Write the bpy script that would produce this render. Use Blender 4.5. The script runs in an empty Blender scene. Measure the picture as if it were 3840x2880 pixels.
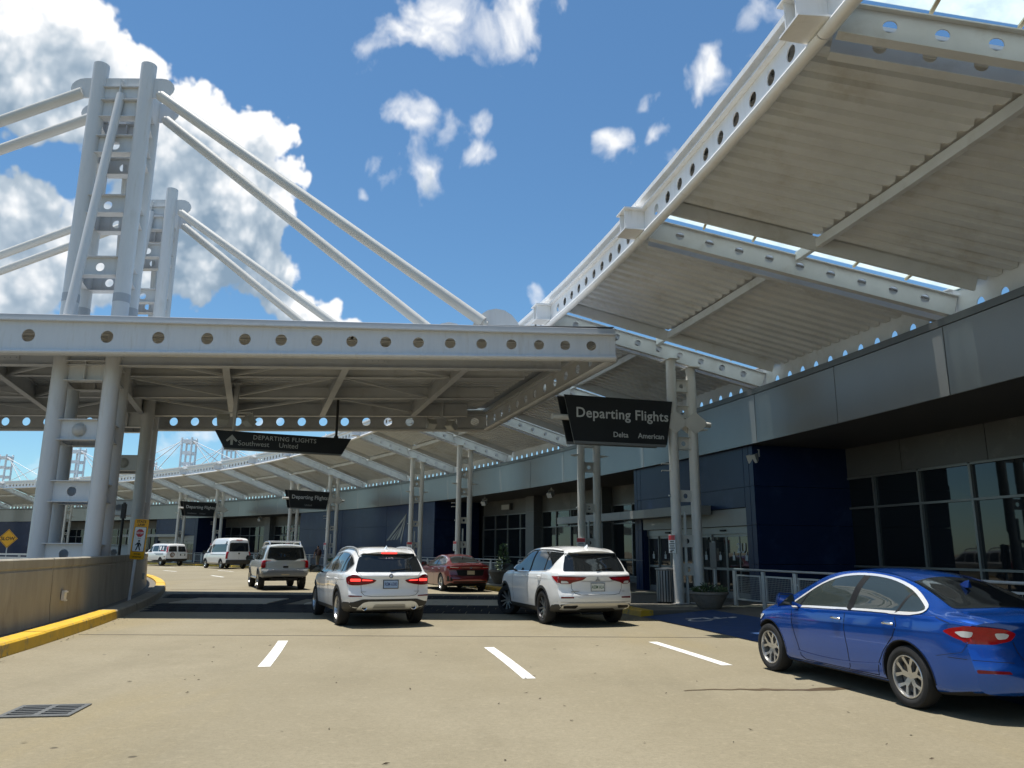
import bpy, bmesh, math, random
import numpy as np
from mathutils import Vector, Matrix
from mathutils.bvhtree import BVHTree
random.seed(7)
rad = math.radians
scene = bpy.context.scene
COL = scene.collection

# ------------------------------------------------------------------ camera
cam_data = bpy.data.cameras.new('camera')
cam_data.sensor_width = 36.0
cam_data.lens = 36.0 * 770 / 1024
cam_data.clip_start = 0.05
cam_data.clip_end = 3000
cam = bpy.data.objects.new('camera', cam_data)
COL.objects.link(cam)
_p, _r = rad(12.2), rad(0.4)
_fwd = Vector((0, math.cos(_p), math.sin(_p)))
_up0 = Vector((0, -math.sin(_p), math.cos(_p)))
_rt0 = Vector((1, 0, 0))
_rt = _rt0 * math.cos(_r) + _up0 * math.sin(_r)
_up = -_rt0 * math.sin(_r) + _up0 * math.cos(_r)
cam.matrix_world = Matrix(((_rt.x, _up.x, -_fwd.x, 0), (_rt.y, _up.y, -_fwd.y, 0), (_rt.z, _up.z, -_fwd.z, 1.6), (0, 0, 0, 1)))
scene.camera = cam

# ------------------------------------------------------------------ sun, sky, exposure
SUN_DIR = Vector((-0.17, 0.05, 0.98)).normalized()      # towards the sun
sun_data = bpy.data.lights.new('sun', 'SUN')
sun_data.energy = 4.6
sun_data.angle = rad(0.5)
sun_data.color = (1.0, 0.95, 0.87)
sun = bpy.data.objects.new('sun', sun_data)
sun.rotation_euler = SUN_DIR.to_track_quat('Z', 'Y').to_euler()
COL.objects.link(sun)
scene.view_settings.view_transform = 'Standard'
scene.view_settings.look = 'None'
scene.view_settings.gamma = 1.0
scene.view_settings.use_curve_mapping = False
scene.view_settings.exposure = 0.38
SKY_GAIN = .098                                          # strength of the Nishita sky

# cumulus of the afternoon: azimuth, elevation, angular radius in degrees, 1 = thin and wispy
CLOUDS = [(-35.978,29.880,3.445,0), (-33.704,31.124,2.411,0), (-35.144,27.979,2.928,0), (-31.393,29.038,2.583,0), (-29.066,29.350,2.411,0), (-27.140,28.653,2.583,0), (-24.511,27.734,2.928,0), (-22.279,28.148,2.411,0), (-19.918,27.937,2.583,0), (-18.866,25.629,2.067,0), (-22.270,24.803,3.445,0), (-19.454,22.716,2.136,0), (-22.917,21.593,3.445,0), (-19.241,20.185,2.136,0), (-17.171,19.118,1.585,0), (-21.057,18.678,2.411,0), (-24.178,18.580,2.928,0), (-15.076,18.000,1.240,0), (-13.147,17.088,1.447,0), (-11.248,17.015,0.965,0), (-28.121,26.688,2.067,0), (-26.361,24.681,2.928,0), (-25.730,21.757,2.756,0), (-27.229,19.042,2.756,0), (-32.991,20.332,2.583,0), (-34.768,19.932,2.583,0), (-34.216,17.743,2.583,0), (-31.649,18.252,2.583,0), (-29.348,17.464,2.239,0), (-29.420,20.474,1.895,0),
          (-10.820,35.482,1.378,1), (-7.091,37.344,2.067,1), (-9.030,37.482,1.378,1), (-3.980,37.505,2.067,1), (-1.244,38.000,1.550,1), (1.120,37.311,1.033,1), (3.475,37.978,1.722,1), (-9.010,29.811,0.861,1), (-7.539,30.222,1.033,1), (-5.649,29.799,0.861,1), (-3.409,30.573,0.620,1), (-2.976,28.073,0.896,1), (-7.543,25.789,1.653,1), (-8.483,26.376,1.033,1), (6.045,29.756,0.551,1), (6.769,28.628,0.965,1), (7.873,28.260,0.620,1), (11.868,27.524,0.965,1), (10.858,29.477,0.620,1), (9.469,31.873,0.551,1), (16.396,31.649,1.550,1), (17.851,32.193,1.033,1), (14.948,31.374,0.689,1), (20.932,35.550,1.378,1), (21.706,36.370,1.378,1), (1.543,17.682,0.896,1), (1.903,18.192,0.551,1), (-11.299,24.717,0.482,1), (-21.603,7.032,1.171,1), (-30.340,4.988,1.722,1), (-16.890,5.960,1.033,1), (-33.351,5.090,1.171,1)]
_rc = random.Random(21)
for _i in range(46):                                     # the same kind of clouds all round the rest of the sky
    _a = _rc.uniform(-180, 180); _e = _rc.uniform(5, 60)
    if abs(_a) < 58: continue
    _s = 1 if _rc.random() < .6 else 0
    for _j in range(_rc.randint(3, 8)):
        CLOUDS.append((_a + _rc.gauss(0, 5 if _s else 7), max(3, _e + _rc.gauss(0, 2.5)), _rc.uniform(1, 3) if _s else _rc.uniform(2, 5), _s))
CW, CH = 6144, 1228
def cloud_map(CLOUDS, seed=5):
    """coverage and light of the clouds over the whole upper sky: u = azimuth, v = elevation"""
    rg = np.random.RandomState(seed)
    def vnoise(fx, fy):
        g = rg.rand(fy + 2, fx).astype(np.float32)
        x = np.arange(CW, dtype=np.float32) * np.float32(fx / CW); y = np.arange(CH, dtype=np.float32) * np.float32(fy / CH)
        xi = x.astype(int); yi = y.astype(int); tx = x - xi; ty = (y - yi)[:, None]
        tx = (tx ** 3 * (tx * (tx * 6 - 15) + 10)).astype(np.float32); ty = (ty ** 3 * (ty * (ty * 6 - 15) + 10)).astype(np.float32)
        h = g[:, xi % fx] * (1 - tx) + g[:, (xi + 1) % fx] * tx
        return h[yi] * (1 - ty) + h[yi + 1] * ty
    def fbm(f0, octs, gain, billow=False):
        s = np.zeros((CH, CW), np.float32); a = 1.0; t = 0
        for o in range(octs):
            f = int(f0 * 1.93 ** o)
            n = vnoise(f * 4, f)
            if billow: n = 1 - np.abs(2 * n - 1)
            s += np.float32(a) * n; t += a; a *= gain
        return s / np.float32(t)
    def worley(fx, fy):
        """round heads: one minus the distance to the nearest of a jittered set of points (half resolution)"""
        W2, H2 = CW // 2, CH // 2; jx = rg.rand(fy + 2, fx).astype(np.float32); jy = rg.rand(fy + 2, fx).astype(np.float32)
        x = ((np.arange(W2) * 2 + 1) * (fx / CW)).astype(np.float32); y = ((np.arange(H2) * 2 + 1) * (fy / CH)).astype(np.float32)
        xi = x.astype(int); yi = y.astype(int); fxx = (x - xi)[None, :]; fyy = (y - yi)[:, None]; best = np.full((H2, W2), 9, np.float32)
        for oy in (-1, 0, 1):
            yy = np.clip(yi + oy, 0, fy + 1)
            for ox in (-1, 0, 1):
                xx = (xi + ox) % fx
                a = jx[yy][:, xx] + np.float32(ox) - fxx; a *= a; b = jy[yy][:, xx] + np.float32(oy) - fyy; b *= b; a += b
                np.minimum(best, a, out=best)
        r = 1 - np.sqrt(best); r = np.repeat(np.repeat(r, 2, 0), 2, 1)
        r[1:-1, 1:-1] = (r[:-2, 1:-1] + r[2:, 1:-1] + r[1:-1, :-2] + r[1:-1, 2:]) * .25
        return r
    az = ((np.arange(CW, dtype=np.float32) + .5) / CW - .5) * 360
    el = (np.arange(CH, dtype=np.float32) + .5) / CH * 90
    w1 = fbm(11, 4, .5) - .5; w2 = fbm(11, 4, .5) - .5
    def warped(n, ax, ay):
        iy = np.clip((np.arange(CH)[:, None] + w2 * ay).astype(int), 0, CH - 1); ix = (np.arange(CW)[None, :] + w1 * ax).astype(int) % CW
        return n[iy, ix]
    n1 = warped(fbm(12, 6, .5), 60, 50)
    nb = warped(worley(120, 30) * .50 + worley(272, 68) * .27 + worley(600, 150) * .15 + worley(1320, 330) * .08, 36, 36)
    # thin cloud is drawn out by the wind: fine noise looked up through a strong warp
    nw = warped(fbm(30, 6, .56), 95, 65)
    F = []
    for soft in (0, 1):
        ws = 4.5 if not soft else 5.0
        M = np.full((CH, CW), -2.0, np.float32)
        for (a0, e0, r, sf) in CLOUDS:
            if sf != soft: continue
            m = int((4 * r + 4) / 90 * CH); rc = int(e0 / 90 * CH)
            y0, y1 = max(0, rc - m), min(CH, rc + m)
            mx = int((4 * r + 4) / max(.3, math.cos(math.radians(e0))) / 360 * CW); cc = int((a0 / 360 + .5) * CW)
            jx = np.arange(cc - mx, cc + mx) % CW
            da = (az[jx][None, :] + w1[y0:y1][:, jx] * ws - a0 + 180) % 360 - 180
            d2 = (da * math.cos(math.radians(e0))) ** 2 + (el[y0:y1, None] + w2[y0:y1][:, jx] * ws - e0) ** 2
            v = (1 - d2 / (1.3 * r * r)) if not soft else (.50 - .50 * d2 / (1.9 * r * r))
            sub = M[y0:y1][:, jx]; M[y0:y1, jx] = np.logaddexp(sub * 6, v * 6) / 6
        F.append(M)
    Db = np.clip(F[0], -2, 1.0) + .22 + (n1 - .5) * 2.0 + (nb - .56) * 2.6
    Ds = np.clip(F[1], -2, .42) + (nw - .52) * 3.2
    cb = np.clip((Db - .02) / .34, 0, 1); cs = np.clip((Ds + .02) / 1.05, 0, 1) ** 1.15 * .95
    cov = np.maximum(cb * cb * (3 - 2 * cb), cs)
    D = np.maximum(Db, Ds * .7)
    dens = np.clip(D, 0, 1.5); T = np.zeros_like(D)           # optical depth towards the sun, high and a little left
    for s, wgt in ((4, .7), (9, .8), (17, 1.0), (29, 1.2), (48, 1.5), (75, 1.7), (107, 1.6)):
        q = np.zeros_like(dens); q[:-s] = dens[s:]; T += wgt * np.roll(q, int(s * .25), 1)
    lit = np.exp(-T * .20)
    lit = np.clip(lit * 1.2 + (nb - .56) * 1.5 * np.clip(D, .25, 1) + (n1 - .5) * .5, 0, 1)
    return cov, lit

_cov, _lit = cloud_map(CLOUDS)
cimg = bpy.data.images.new('cloud_map', CW, CH, float_buffer=False, is_data=True)
_px = np.ones((CH, CW, 4), np.float32); _px[..., 0] = _cov; _px[..., 1] = _lit
cimg.pixels.foreach_set(_px.ravel()); cimg.update(); del _px

world = bpy.data.worlds.new('World'); scene.world = world; world.use_nodes = True
wt = world.node_tree; wt.nodes.clear()
def wn(t, **kw):
    n = wt.nodes.new(t)
    for k, v in kw.items(): setattr(n, k, v)
    return n
def wmath(op, a, b=None):
    n = wn('ShaderNodeMath', operation=op)
    for i, x in enumerate((a, b)):
        if x is None: continue
        if isinstance(x, (int, float)): n.inputs[i].default_value = x
        else: wt.links.new(x, n.inputs[i])
    return n.outputs[0]
w_out = wn('ShaderNodeOutputWorld'); w_bg = wn('ShaderNodeBackground'); w_bg.inputs['Strength'].default_value = 1.0
sky = wn('ShaderNodeTexSky'); sky.sky_type = 'NISHITA'; sky.sun_disc = False
sky.sun_elevation = math.asin(SUN_DIR.z); sky.sun_rotation = math.atan2(SUN_DIR.x, SUN_DIR.y)
sky.air_density = 1.0; sky.dust_density = 0.15; sky.ozone_density = 3.0
skm = wn('ShaderNodeVectorMath', operation='MULTIPLY'); skm.inputs[1].default_value = (SKY_GAIN * .72, SKY_GAIN * .98, SKY_GAIN * 1.06)
wt.links.new(sky.outputs[0], skm.inputs[0])
tc = wn('ShaderNodeTexCoord'); sp = wn('ShaderNodeSeparateXYZ'); wt.links.new(tc.outputs['Generated'], sp.inputs[0])
_u = wmath('MULTIPLY_ADD', wmath('ARCTAN2', sp.outputs[0], sp.outputs[1]), 1 / (2 * math.pi)); _u.node.inputs[2].default_value = .5
_v = wmath('MULTIPLY', wmath('ARCSINE', sp.outputs[2]), 2 / math.pi)
_vc = wmath('MINIMUM', wmath('MAXIMUM', _v, .0008), .999)
cb = wn('ShaderNodeCombineXYZ'); wt.links.new(_u, cb.inputs[0]); wt.links.new(_vc, cb.inputs[1])
ct = wn('ShaderNodeTexImage'); ct.image = cimg; ct.extension = 'REPEAT'; ct.interpolation = 'Cubic'
wt.links.new(cb.outputs[0], ct.inputs[0])
cs_ = wn('ShaderNodeSeparateColor'); wt.links.new(ct.outputs['Color'], cs_.inputs[0])
ramp = wn('ShaderNodeValToRGB'); e = ramp.color_ramp.elements
e[0].position = .0; e[0].color = (.20, .28, .37, 1); e[1].position = .72; e[1].color = (.80, .81, .82, 1)
el = e.new(.34); el.color = (.40, .47, .54, 1)
wt.links.new(cs_.outputs[1], ramp.inputs[0])
wmix = wn('ShaderNodeMix'); wmix.data_type = 'RGBA'
wt.links.new(cs_.outputs[0], wmix.inputs['Factor']); wt.links.new(skm.outputs[0], wmix.inputs['A']); wt.links.new(ramp.outputs[0], wmix.inputs['B'])
wt.links.new(wmix.outputs['Result'], w_bg.inputs['Color']); wt.links.new(w_bg.outputs[0], w_out.inputs[0])
try: world.cycles.sampling_method = 'MANUAL'; world.cycles.sample_map_resolution = 512
except Exception: pass

scene.cycles.max_bounces = 6; scene.cycles.diffuse_bounces = 3; scene.cycles.glossy_bounces = 4
scene.cycles.transmission_bounces = 6; scene.cycles.transparent_max_bounces = 12
scene.cycles.caustics_reflective = False; scene.cycles.caustics_refractive = False
scene.cycles.sample_clamp_indirect = 6
scene.cycles.use_denoising = True

# ------------------------------------------------------------------ materials
MAT = {}
def mat(name, col, rough=.5, metal=0.0, spec=.5, coat=0.0, var=0.0, vscale=3.0, bump=0.0, bscale=40.0, dirt=None, dscale=1.2, dthr=(.52, .72), emit=None, aniso=None, damount=.8):
    """principled material with a procedural tone variation, optional stains of their own colour and fine relief"""
    m = bpy.data.materials.new(name); m.use_nodes = True
    nt = m.node_tree; b = nt.nodes['Principled BSDF']
    b.inputs['Roughness'].default_value = rough; b.inputs['Metallic'].default_value = metal
    b.inputs['Specular IOR Level'].default_value = spec
    b.inputs['Coat Weight'].default_value = coat; b.inputs['Coat Roughness'].default_value = .04
    tcn = nt.nodes.new('ShaderNodeTexCoord')
    mp = nt.nodes.new('ShaderNodeMapping'); nt.links.new(tcn.outputs['Object'], mp.inputs[0])
    if aniso: mp.inputs['Scale'].default_value = aniso
    n = nt.nodes.new('ShaderNodeTexNoise'); n.inputs['Scale'].default_value = vscale; n.inputs['Detail'].default_value = 6; n.inputs['Roughness'].default_value = .6
    nt.links.new(mp.outputs[0], n.inputs['Vector'])
    mr = nt.nodes.new('ShaderNodeMapRange'); mr.inputs['From Min'].default_value = .3; mr.inputs['From Max'].default_value = .7
    mr.inputs['To Min'].default_value = 1 - var; mr.inputs['To Max'].default_value = 1 + var * .6
    nt.links.new(n.outputs['Fac'], mr.inputs['Value'])
    vm = nt.nodes.new('ShaderNodeVectorMath'); vm.operation = 'SCALE'; vm.inputs[0].default_value = col[:3]
    nt.links.new(mr.outputs[0], vm.inputs['Scale'])
    out = vm.outputs[0]
    if dirt:
        d = nt.nodes.new('ShaderNodeTexNoise'); d.inputs['Scale'].default_value = dscale; d.inputs['Detail'].default_value = 9; d.inputs['Roughness'].default_value = .68
        nt.links.new(mp.outputs[0], d.inputs['Vector'])
        dr = nt.nodes.new('ShaderNodeMapRange'); dr.interpolation_type = 'SMOOTHSTEP'
        dr.inputs['From Min'].default_value = dthr[0]; dr.inputs['From Max'].default_value = dthr[1]; dr.inputs['To Max'].default_value = damount
        nt.links.new(d.outputs['Fac'], dr.inputs['Value'])
        mx = nt.nodes.new('ShaderNodeMix'); mx.data_type = 'RGBA'; mx.inputs['B'].default_value = (*dirt, 1)
        nt.links.new(dr.outputs[0], mx.inputs['Factor']); nt.links.new(out, mx.inputs['A']); out = mx.outputs['Result']
    nt.links.new(out, b.inputs['Base Color'])
    if bump:
        bn = nt.nodes.new('ShaderNodeTexNoise'); bn.inputs['Scale'].default_value = bscale; bn.inputs['Detail'].default_value = 5
        nt.links.new(tcn.outputs['Object'], bn.inputs['Vector'])
        bp = nt.nodes.new('ShaderNodeBump'); bp.inputs['Strength'].default_value = bump; bp.inputs['Distance'].default_value = .02
        nt.links.new(bn.outputs['Fac'], bp.inputs['Height']); nt.links.new(bp.outputs[0], b.inputs['Normal'])
    if emit:
        b.inputs['Emission Color'].default_value = (*emit[:3], 1); b.inputs['Emission Strength'].default_value = emit[3]
    MAT[name] = m
    return m

mat('white_steel', (.64, .65, .65), .42, var=.08, vscale=2.2, dirt=(.40, .37, .31), dscale=2.2, dthr=(.50, .78), damount=.55, bump=.03, bscale=18, aniso=(2.2, 2.2, .28))
mat('pillar_steel', (.64, .63, .585), .42, var=.07, vscale=2.2, dirt=(.38, .36, .31), dscale=1.6, dthr=(.60, .85), damount=.5)
mat('stay_steel', (.56, .555, .52), .45, var=.06, vscale=.8, dirt=(.42, .39, .33), dscale=.7, dthr=(.5, .8), damount=.5)
mat('edge_steel', (.86, .865, .865), .38, var=.05, vscale=2, dirt=(.52, .49, .42), dscale=2.4, dthr=(.54, .80), damount=.5, aniso=(2.2, 2.2, .3))
mat('deck_steel', (.65, .675, .69), .45, var=.10, vscale=1.1, dirt=(.38, .35, .29), dscale=.9, dthr=(.5, .75), damount=.55, aniso=(1, 1, 1))
mat('under_steel', (.57, .585, .595), .45, var=.09, vscale=1.4, dirt=(.33, .30, .25), dscale=1.3, dthr=(.52, .78), damount=.5)
mat('gutter_grey', (.40, .42, .44), .4, var=.06, vscale=1.5)
mat('fascia_grey', (.25, .255, .245), .28, spec=.5, metal=.35, var=.06, vscale=.5, dirt=(.26, .28, .28), dscale=.8, dthr=(.5, .8), damount=.4, aniso=(1, 1, .35))
mat('fascia_cap', (.13, .135, .13), .35, metal=.3, var=.06)
mat('panel_grey', (.115, .117, .113), .4, var=.06, vscale=.9, dirt=(.3, .29, .27), dscale=.9, damount=.35)
mat('awning_grey', (.27, .275, .26), .4, var=.06)
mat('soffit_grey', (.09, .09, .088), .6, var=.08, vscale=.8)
mat('column_grey', (.14, .142, .138), .4, var=.05)
mat('panel_blue', (.008, .021, .070), .34, spec=.3, var=.10, vscale=.7, dirt=(.05, .08, .18), dscale=.9, damount=.4)
mat('mullion', (.24, .245, .24), .35, metal=.5, var=.04)
mat('window_glass', (.010, .013, .016), .025, spec=.55, var=.3, vscale=.4)
mat('door_glass', (.018, .022, .024), .03, spec=.55, var=.3, vscale=.6)
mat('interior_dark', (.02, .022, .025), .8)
mat('concrete_wall', (.40, .37, .30), .85, var=.14, vscale=1.5, bump=.25, bscale=45, dirt=(.22, .195, .15), dscale=1.3, dthr=(.48, .72), damount=.6, aniso=(1.4, 1.4, .35))
mat('concrete_dark', (.16, .14, .11), .9, var=.15, bump=.2)
mat('sidewalk_concrete', (.17, .155, .125), .85, var=.12, vscale=1.2, bump=.15, bscale=60, dirt=(.20, .18, .15), damount=.5)
mat('kerb_concrete', (.33, .29, .21), .85, var=.15, vscale=4, bump=.2, dirt=(.2, .17, .12), damount=.5)
mat('kerb_yellow', (.72, .44, .028), .55, var=.14, vscale=3, dirt=(.30, .23, .12), dscale=4.5, dthr=(.52, .66), damount=.8, bump=.15)
mat('marking_white', (.78, .78, .74), .6, var=.08, vscale=8, dirt=(.42, .38, .30), dscale=7, dthr=(.56, .66), damount=.8)
mat('marking_blue', (.012, .055, .17), .6, var=.15, vscale=5, dirt=(.16, .17, .18), dscale=4, dthr=(.54, .74), damount=.6)
mat('joint_black', (.07, .062, .05), .8, var=.2)
mat('tactile_dark', (.028, .032, .036), .9, spec=.1, var=.35, vscale=1.3, dirt=(.075, .072, .065), dscale=3, damount=.5)
mat('cast_iron', (.085, .085, .08), .6, metal=.4, var=.2, vscale=10)
mat('pit_black', (.004, .004, .004), .9)
mat('sign_black', (.012, .014, .016), .35, var=.1)
mat('sign_edge', (.17, .18, .18), .4)
mat('letter_grey', (.52, .54, .53), .5, var=.03)
mat('letter_dim', (.20, .21, .21), .5)
mat('sign_white', (.80, .80, .78), .4, var=.03)
mat('sign_red', (.50, .02, .03), .4)
mat('sign_yellow', (.88, .42, .008), .35, var=.03)
mat('ink_black', (.012, .012, .013), .5)
mat('pole_galv', (.45, .46, .46), .4, metal=.6, var=.1)
mat('pole_dark', (.018, .017, .017), .5)
mat('lamp_body', (.50, .50, .47), .45, var=.05)
mat('lamp_lens', (.62, .64, .62), .15)
mat('rail_steel', (.52, .53, .52), .4, metal=.3, var=.06)
mat('mesh_steel', (.40, .41, .41), .45, metal=.3)
mat('planter_stone', (.24, .21, .17), .85, var=.2, vscale=6, bump=.2)
mat('leaf_green', (.055, .10, .030), .55, var=.4, vscale=9)
mat('soil', (.05, .035, .025), .9)
mat('bin_steel', (.30, .31, .31), .35, metal=.6)
mat('skin', (.30, .17, .11), .55); mat('hair_dark', (.05, .045, .04), .7)
mat('shirt_dark', (.03, .022, .028), .8, var=.15); mat('shorts_khaki', (.24, .20, .14), .85, var=.1)
mat('pack_brown', (.07, .035, .03), .75, var=.2); mat('shoe_grey', (.10, .10, .10), .7)
# vehicles
def carpaint(name, col, metal=0.0, rough=.32, flake=0.0):
    m = mat(name, col, rough, metal=metal, spec=.5, coat=1.0, var=.02, vscale=1.0)
    return m
carpaint('paint_white', (.85, .855, .84), rough=.35)
carpaint('paint_pearl', (.85, .855, .84), rough=.35)
carpaint('paint_van', (.72, .73, .72), rough=.4)
carpaint('paint_silver', (.58, .60, .58), metal=.25, rough=.35)
carpaint('paint_blue', (.003, .082, .44), metal=.60, rough=.22)
carpaint('paint_red', (.155, .012, .016), metal=.3, rough=.30)
mat('car_glass', (.012, .015, .017), .02, spec=.6)
mat('car_glass_clear', (.030, .040, .038), .02, spec=.6)
mat('trim_black', (.010, .010, .010), .55, spec=.3, var=.1)
mat('gap_black', (.004, .004, .004), .7)
mat('clad_grey', (.035, .035, .034), .65, var=.1)
mat('chrome', (.80, .80, .80), .12, metal=1.0)
mat('chrome_bright', (.82, .83, .83), .22, metal=.45)
mat('satin_silver', (.55, .55, .54), .35, metal=.7)
mat('alloy', (.58, .58, .57), .28, metal=.85, var=.04)
mat('alloy_dark', (.035, .035, .037), .35, metal=.6)
mat('tyre', (.018, .018, .018), .85, var=.2, vscale=12)
mat('disc_brake', (.18, .17, .16), .4, metal=.8)
mat('lens_red', (.36, .006, .010), .12, spec=.35, coat=.25, var=.15, vscale=25)
mat('lens_red_dark', (.17, .004, .008), .14, spec=.35, coat=.2)
mat('lens_lit', (.6, .02, .015), .2, emit=(1.0, .05, .04, 1.6))
mat('lens_clear', (.62, .62, .60), .12, coat=1.0)
mat('plate_blue', (.34, .47, .66), .4, var=.12, vscale=30)
mat('plate_white', (.72, .74, .70), .4, var=.1, vscale=30)
mat('plate_tan', (.52, .44, .30), .4, var=.15, vscale=30)
mat('plate_ink', (.03, .05, .16), .5); mat('plate_green', (.03, .12, .05), .5)
mat('underbody', (.012, .012, .012), .8)
mat('seat_fabric', (.10, .095, .085), .8)
mat('decal_red', (.45, .03, .04), .5); mat('decal_grey', (.20, .22, .25), .5); mat('decal_brown', (.20, .10, .06), .5)

def skylight_mat():
    m = bpy.data.materials.new('skylight_glass'); m.use_nodes = True; nt = m.node_tree
    b = nt.nodes['Principled BSDF']
    b.inputs['Base Color'].default_value = (.70, .88, .86, 1); b.inputs['Roughness'].default_value = .12
    tr = nt.nodes.new('ShaderNodeBsdfTransparent'); tr.inputs[0].default_value = (.82, .92, .92, 1)
    n = nt.nodes.new('ShaderNodeTexNoise'); n.inputs['Scale'].default_value = 2.5; n.inputs['Detail'].default_value = 7
    mr = nt.nodes.new('ShaderNodeMapRange'); mr.inputs['From Min'].default_value = .35; mr.inputs['From Max'].default_value = .75
    mr.inputs['To Min'].default_value = .38; mr.inputs['To Max'].default_value = .72
    mixs = nt.nodes.new('ShaderNodeMixShader')
    nt.links.new(n.outputs['Fac'], mr.inputs['Value']); nt.links.new(mr.outputs[0], mixs.inputs[0])
    tl = nt.nodes.new('ShaderNodeBsdfTranslucent'); tl.inputs[0].default_value = (.74, .78, .76, 1)
    nt.links.new(tr.outputs[0], mixs.inputs[1]); nt.links.new(tl.outputs[0], mixs.inputs[2])
    nt.links.new(mixs.outputs[0], nt.nodes['Material Output'].inputs[0])
    MAT['skylight_glass'] = m
skylight_mat()
mat('skylight_bar', (.50, .42, .27), .5, var=.1)

def mesh_infill_mat():
    """woven wire: real transparency between the wires"""
    m = bpy.data.materials.new('wire_mesh'); m.use_nodes = True; nt = m.node_tree
    b = nt.nodes['Principled BSDF']; b.inputs['Base Color'].default_value = (.30, .31, .31, 1); b.inputs['Roughness'].default_value = .45; b.inputs['Metallic'].default_value = .4
    MAT['wire_mesh'] = m
mesh_infill_mat()

def road_mat():
    m = bpy.data.materials.new('road_concrete'); m.use_nodes = True; nt = m.node_tree
    N, L = nt.nodes, nt.links; b = N['Principled BSDF']
    b.inputs['Roughness'].default_value = .8; b.inputs['Specular IOR Level'].default_value = .3
    tcn = N.new('ShaderNodeTexCoord')
    def noise(s, d, r, vec=None):
        n = N.new('ShaderNodeTexNoise'); n.inputs['Scale'].default_value = s; n.inputs['Detail'].default_value = d; n.inputs['Roughness'].default_value = r
        L.new(vec or tcn.outputs['Object'], n.inputs['Vector']); return n
    def rng(src, a, c, x, y):
        r = N.new('ShaderNodeMapRange'); r.interpolation_type = 'SMOOTHSTEP'
        r.inputs['From Min'].default_value = a; r.inputs['From Max'].default_value = c; r.inputs['To Min'].default_value = x; r.inputs['To Max'].default_value = y
        L.new(src, r.inputs['Value']); return r
    def mix(f, A, B):
        x = N.new('ShaderNodeMix'); x.data_type = 'RGBA'; L.new(f, x.inputs['Factor'])
        if isinstance(A, tuple): x.inputs['A'].default_value = A
        else: L.new(A, x.inputs['A'])
        if isinstance(B, tuple): x.inputs['B'].default_value = B
        else: L.new(B, x.inputs['B'])
        return x.outputs['Result']
    mp = N.new('ShaderNodeMapping'); mp.inputs['Scale'].default_value = (1.0, .22, 1); mp.inputs['Rotation'].default_value = (0, 0, rad(-14)); L.new(tcn.outputs['Object'], mp.inputs[0])
    big = rng(noise(.22, 5, .6).outputs['Fac'], .35, .68, 0, 1)
    c = mix(big.outputs[0], (.250, .217, .144, 1), (.298, .262, .182, 1))
    blot = rng(noise(.55, 6, .62).outputs['Fac'], .50, .66, 0, .45)
    c = mix(blot.outputs[0], c, (.215, .188, .125, 1))
    warm = rng(noise(.30, 4, .6, mp.outputs[0]).outputs['Fac'], .52, .68, 0, .55)
    c = mix(warm.outputs[0], c, (.295, .238, .122, 1))
    streak = rng(noise(.9, 6, .6, mp.outputs[0]).outputs['Fac'], .48, .75, 0, .5)
    c = mix(streak.outputs[0], c, (.192, .168, .112, 1))
    med = rng(noise(3.0, 8, .65).outputs['Fac'], .50, .75, 0, .38)
    c = mix(med.outputs[0], c, (.200, .172, .110, 1))
    fine = rng(noise(70, 4, .7).outputs['Fac'], .36, .64, 0, 1)
    c = mix(rng(fine.outputs[0], 0, 1, 0, .30).outputs[0], c, (.185, .160, .105, 1))
    g2 = rng(noise(22, 6, .75).outputs['Fac'], .40, .66, 0, .42)
    c = mix(g2.outputs[0], c, (.165, .142, .092, 1))
    g3 = rng(noise(9, 7, .7).outputs['Fac'], .52, .70, 0, .35)
    c = mix(g3.outputs[0], c, (.36, .315, .215, 1))
    agg = rng(noise(190, 2, .5).outputs['Fac'], .60, .72, 0, .5)
    c = mix(agg.outputs[0], c, (.36, .325, .25, 1))
    v = N.new('ShaderNodeTexVoronoi'); v.inputs['Scale'].default_value = 1.15; L.new(tcn.outputs['Object'], v.inputs['Vector'])
    v.inputs['Randomness'].default_value = 1.0
    spot = rng(v.outputs['Distance'], .028, .050, 1, 0)      # old chewing gum and oil drips
    vc = N.new('ShaderNodeSeparateColor'); L.new(v.outputs['Color'], vc.inputs[0])
    pick = rng(vc.outputs[0], .45, .5, 0, .8)
    mul = N.new('ShaderNodeMath'); mul.operation = 'MULTIPLY'; L.new(spot.outputs[0], mul.inputs[0]); L.new(pick.outputs[0], mul.inputs[1])
    c = mix(mul.outputs[0], c, (.06, .05, .036, 1))
    L.new(c, b.inputs['Base Color'])
    bp = N.new('ShaderNodeBump'); bp.inputs['Strength'].default_value = .35; bp.inputs['Distance'].default_value = .006
    L.new(fine.outputs[0], bp.inputs['Height']); L.new(bp.outputs[0], b.inputs['Normal'])
    MAT['road_concrete'] = m
road_mat()
mat('far_ground', (.22, .20, .15), .9, var=.15, vscale=.2)

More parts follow.
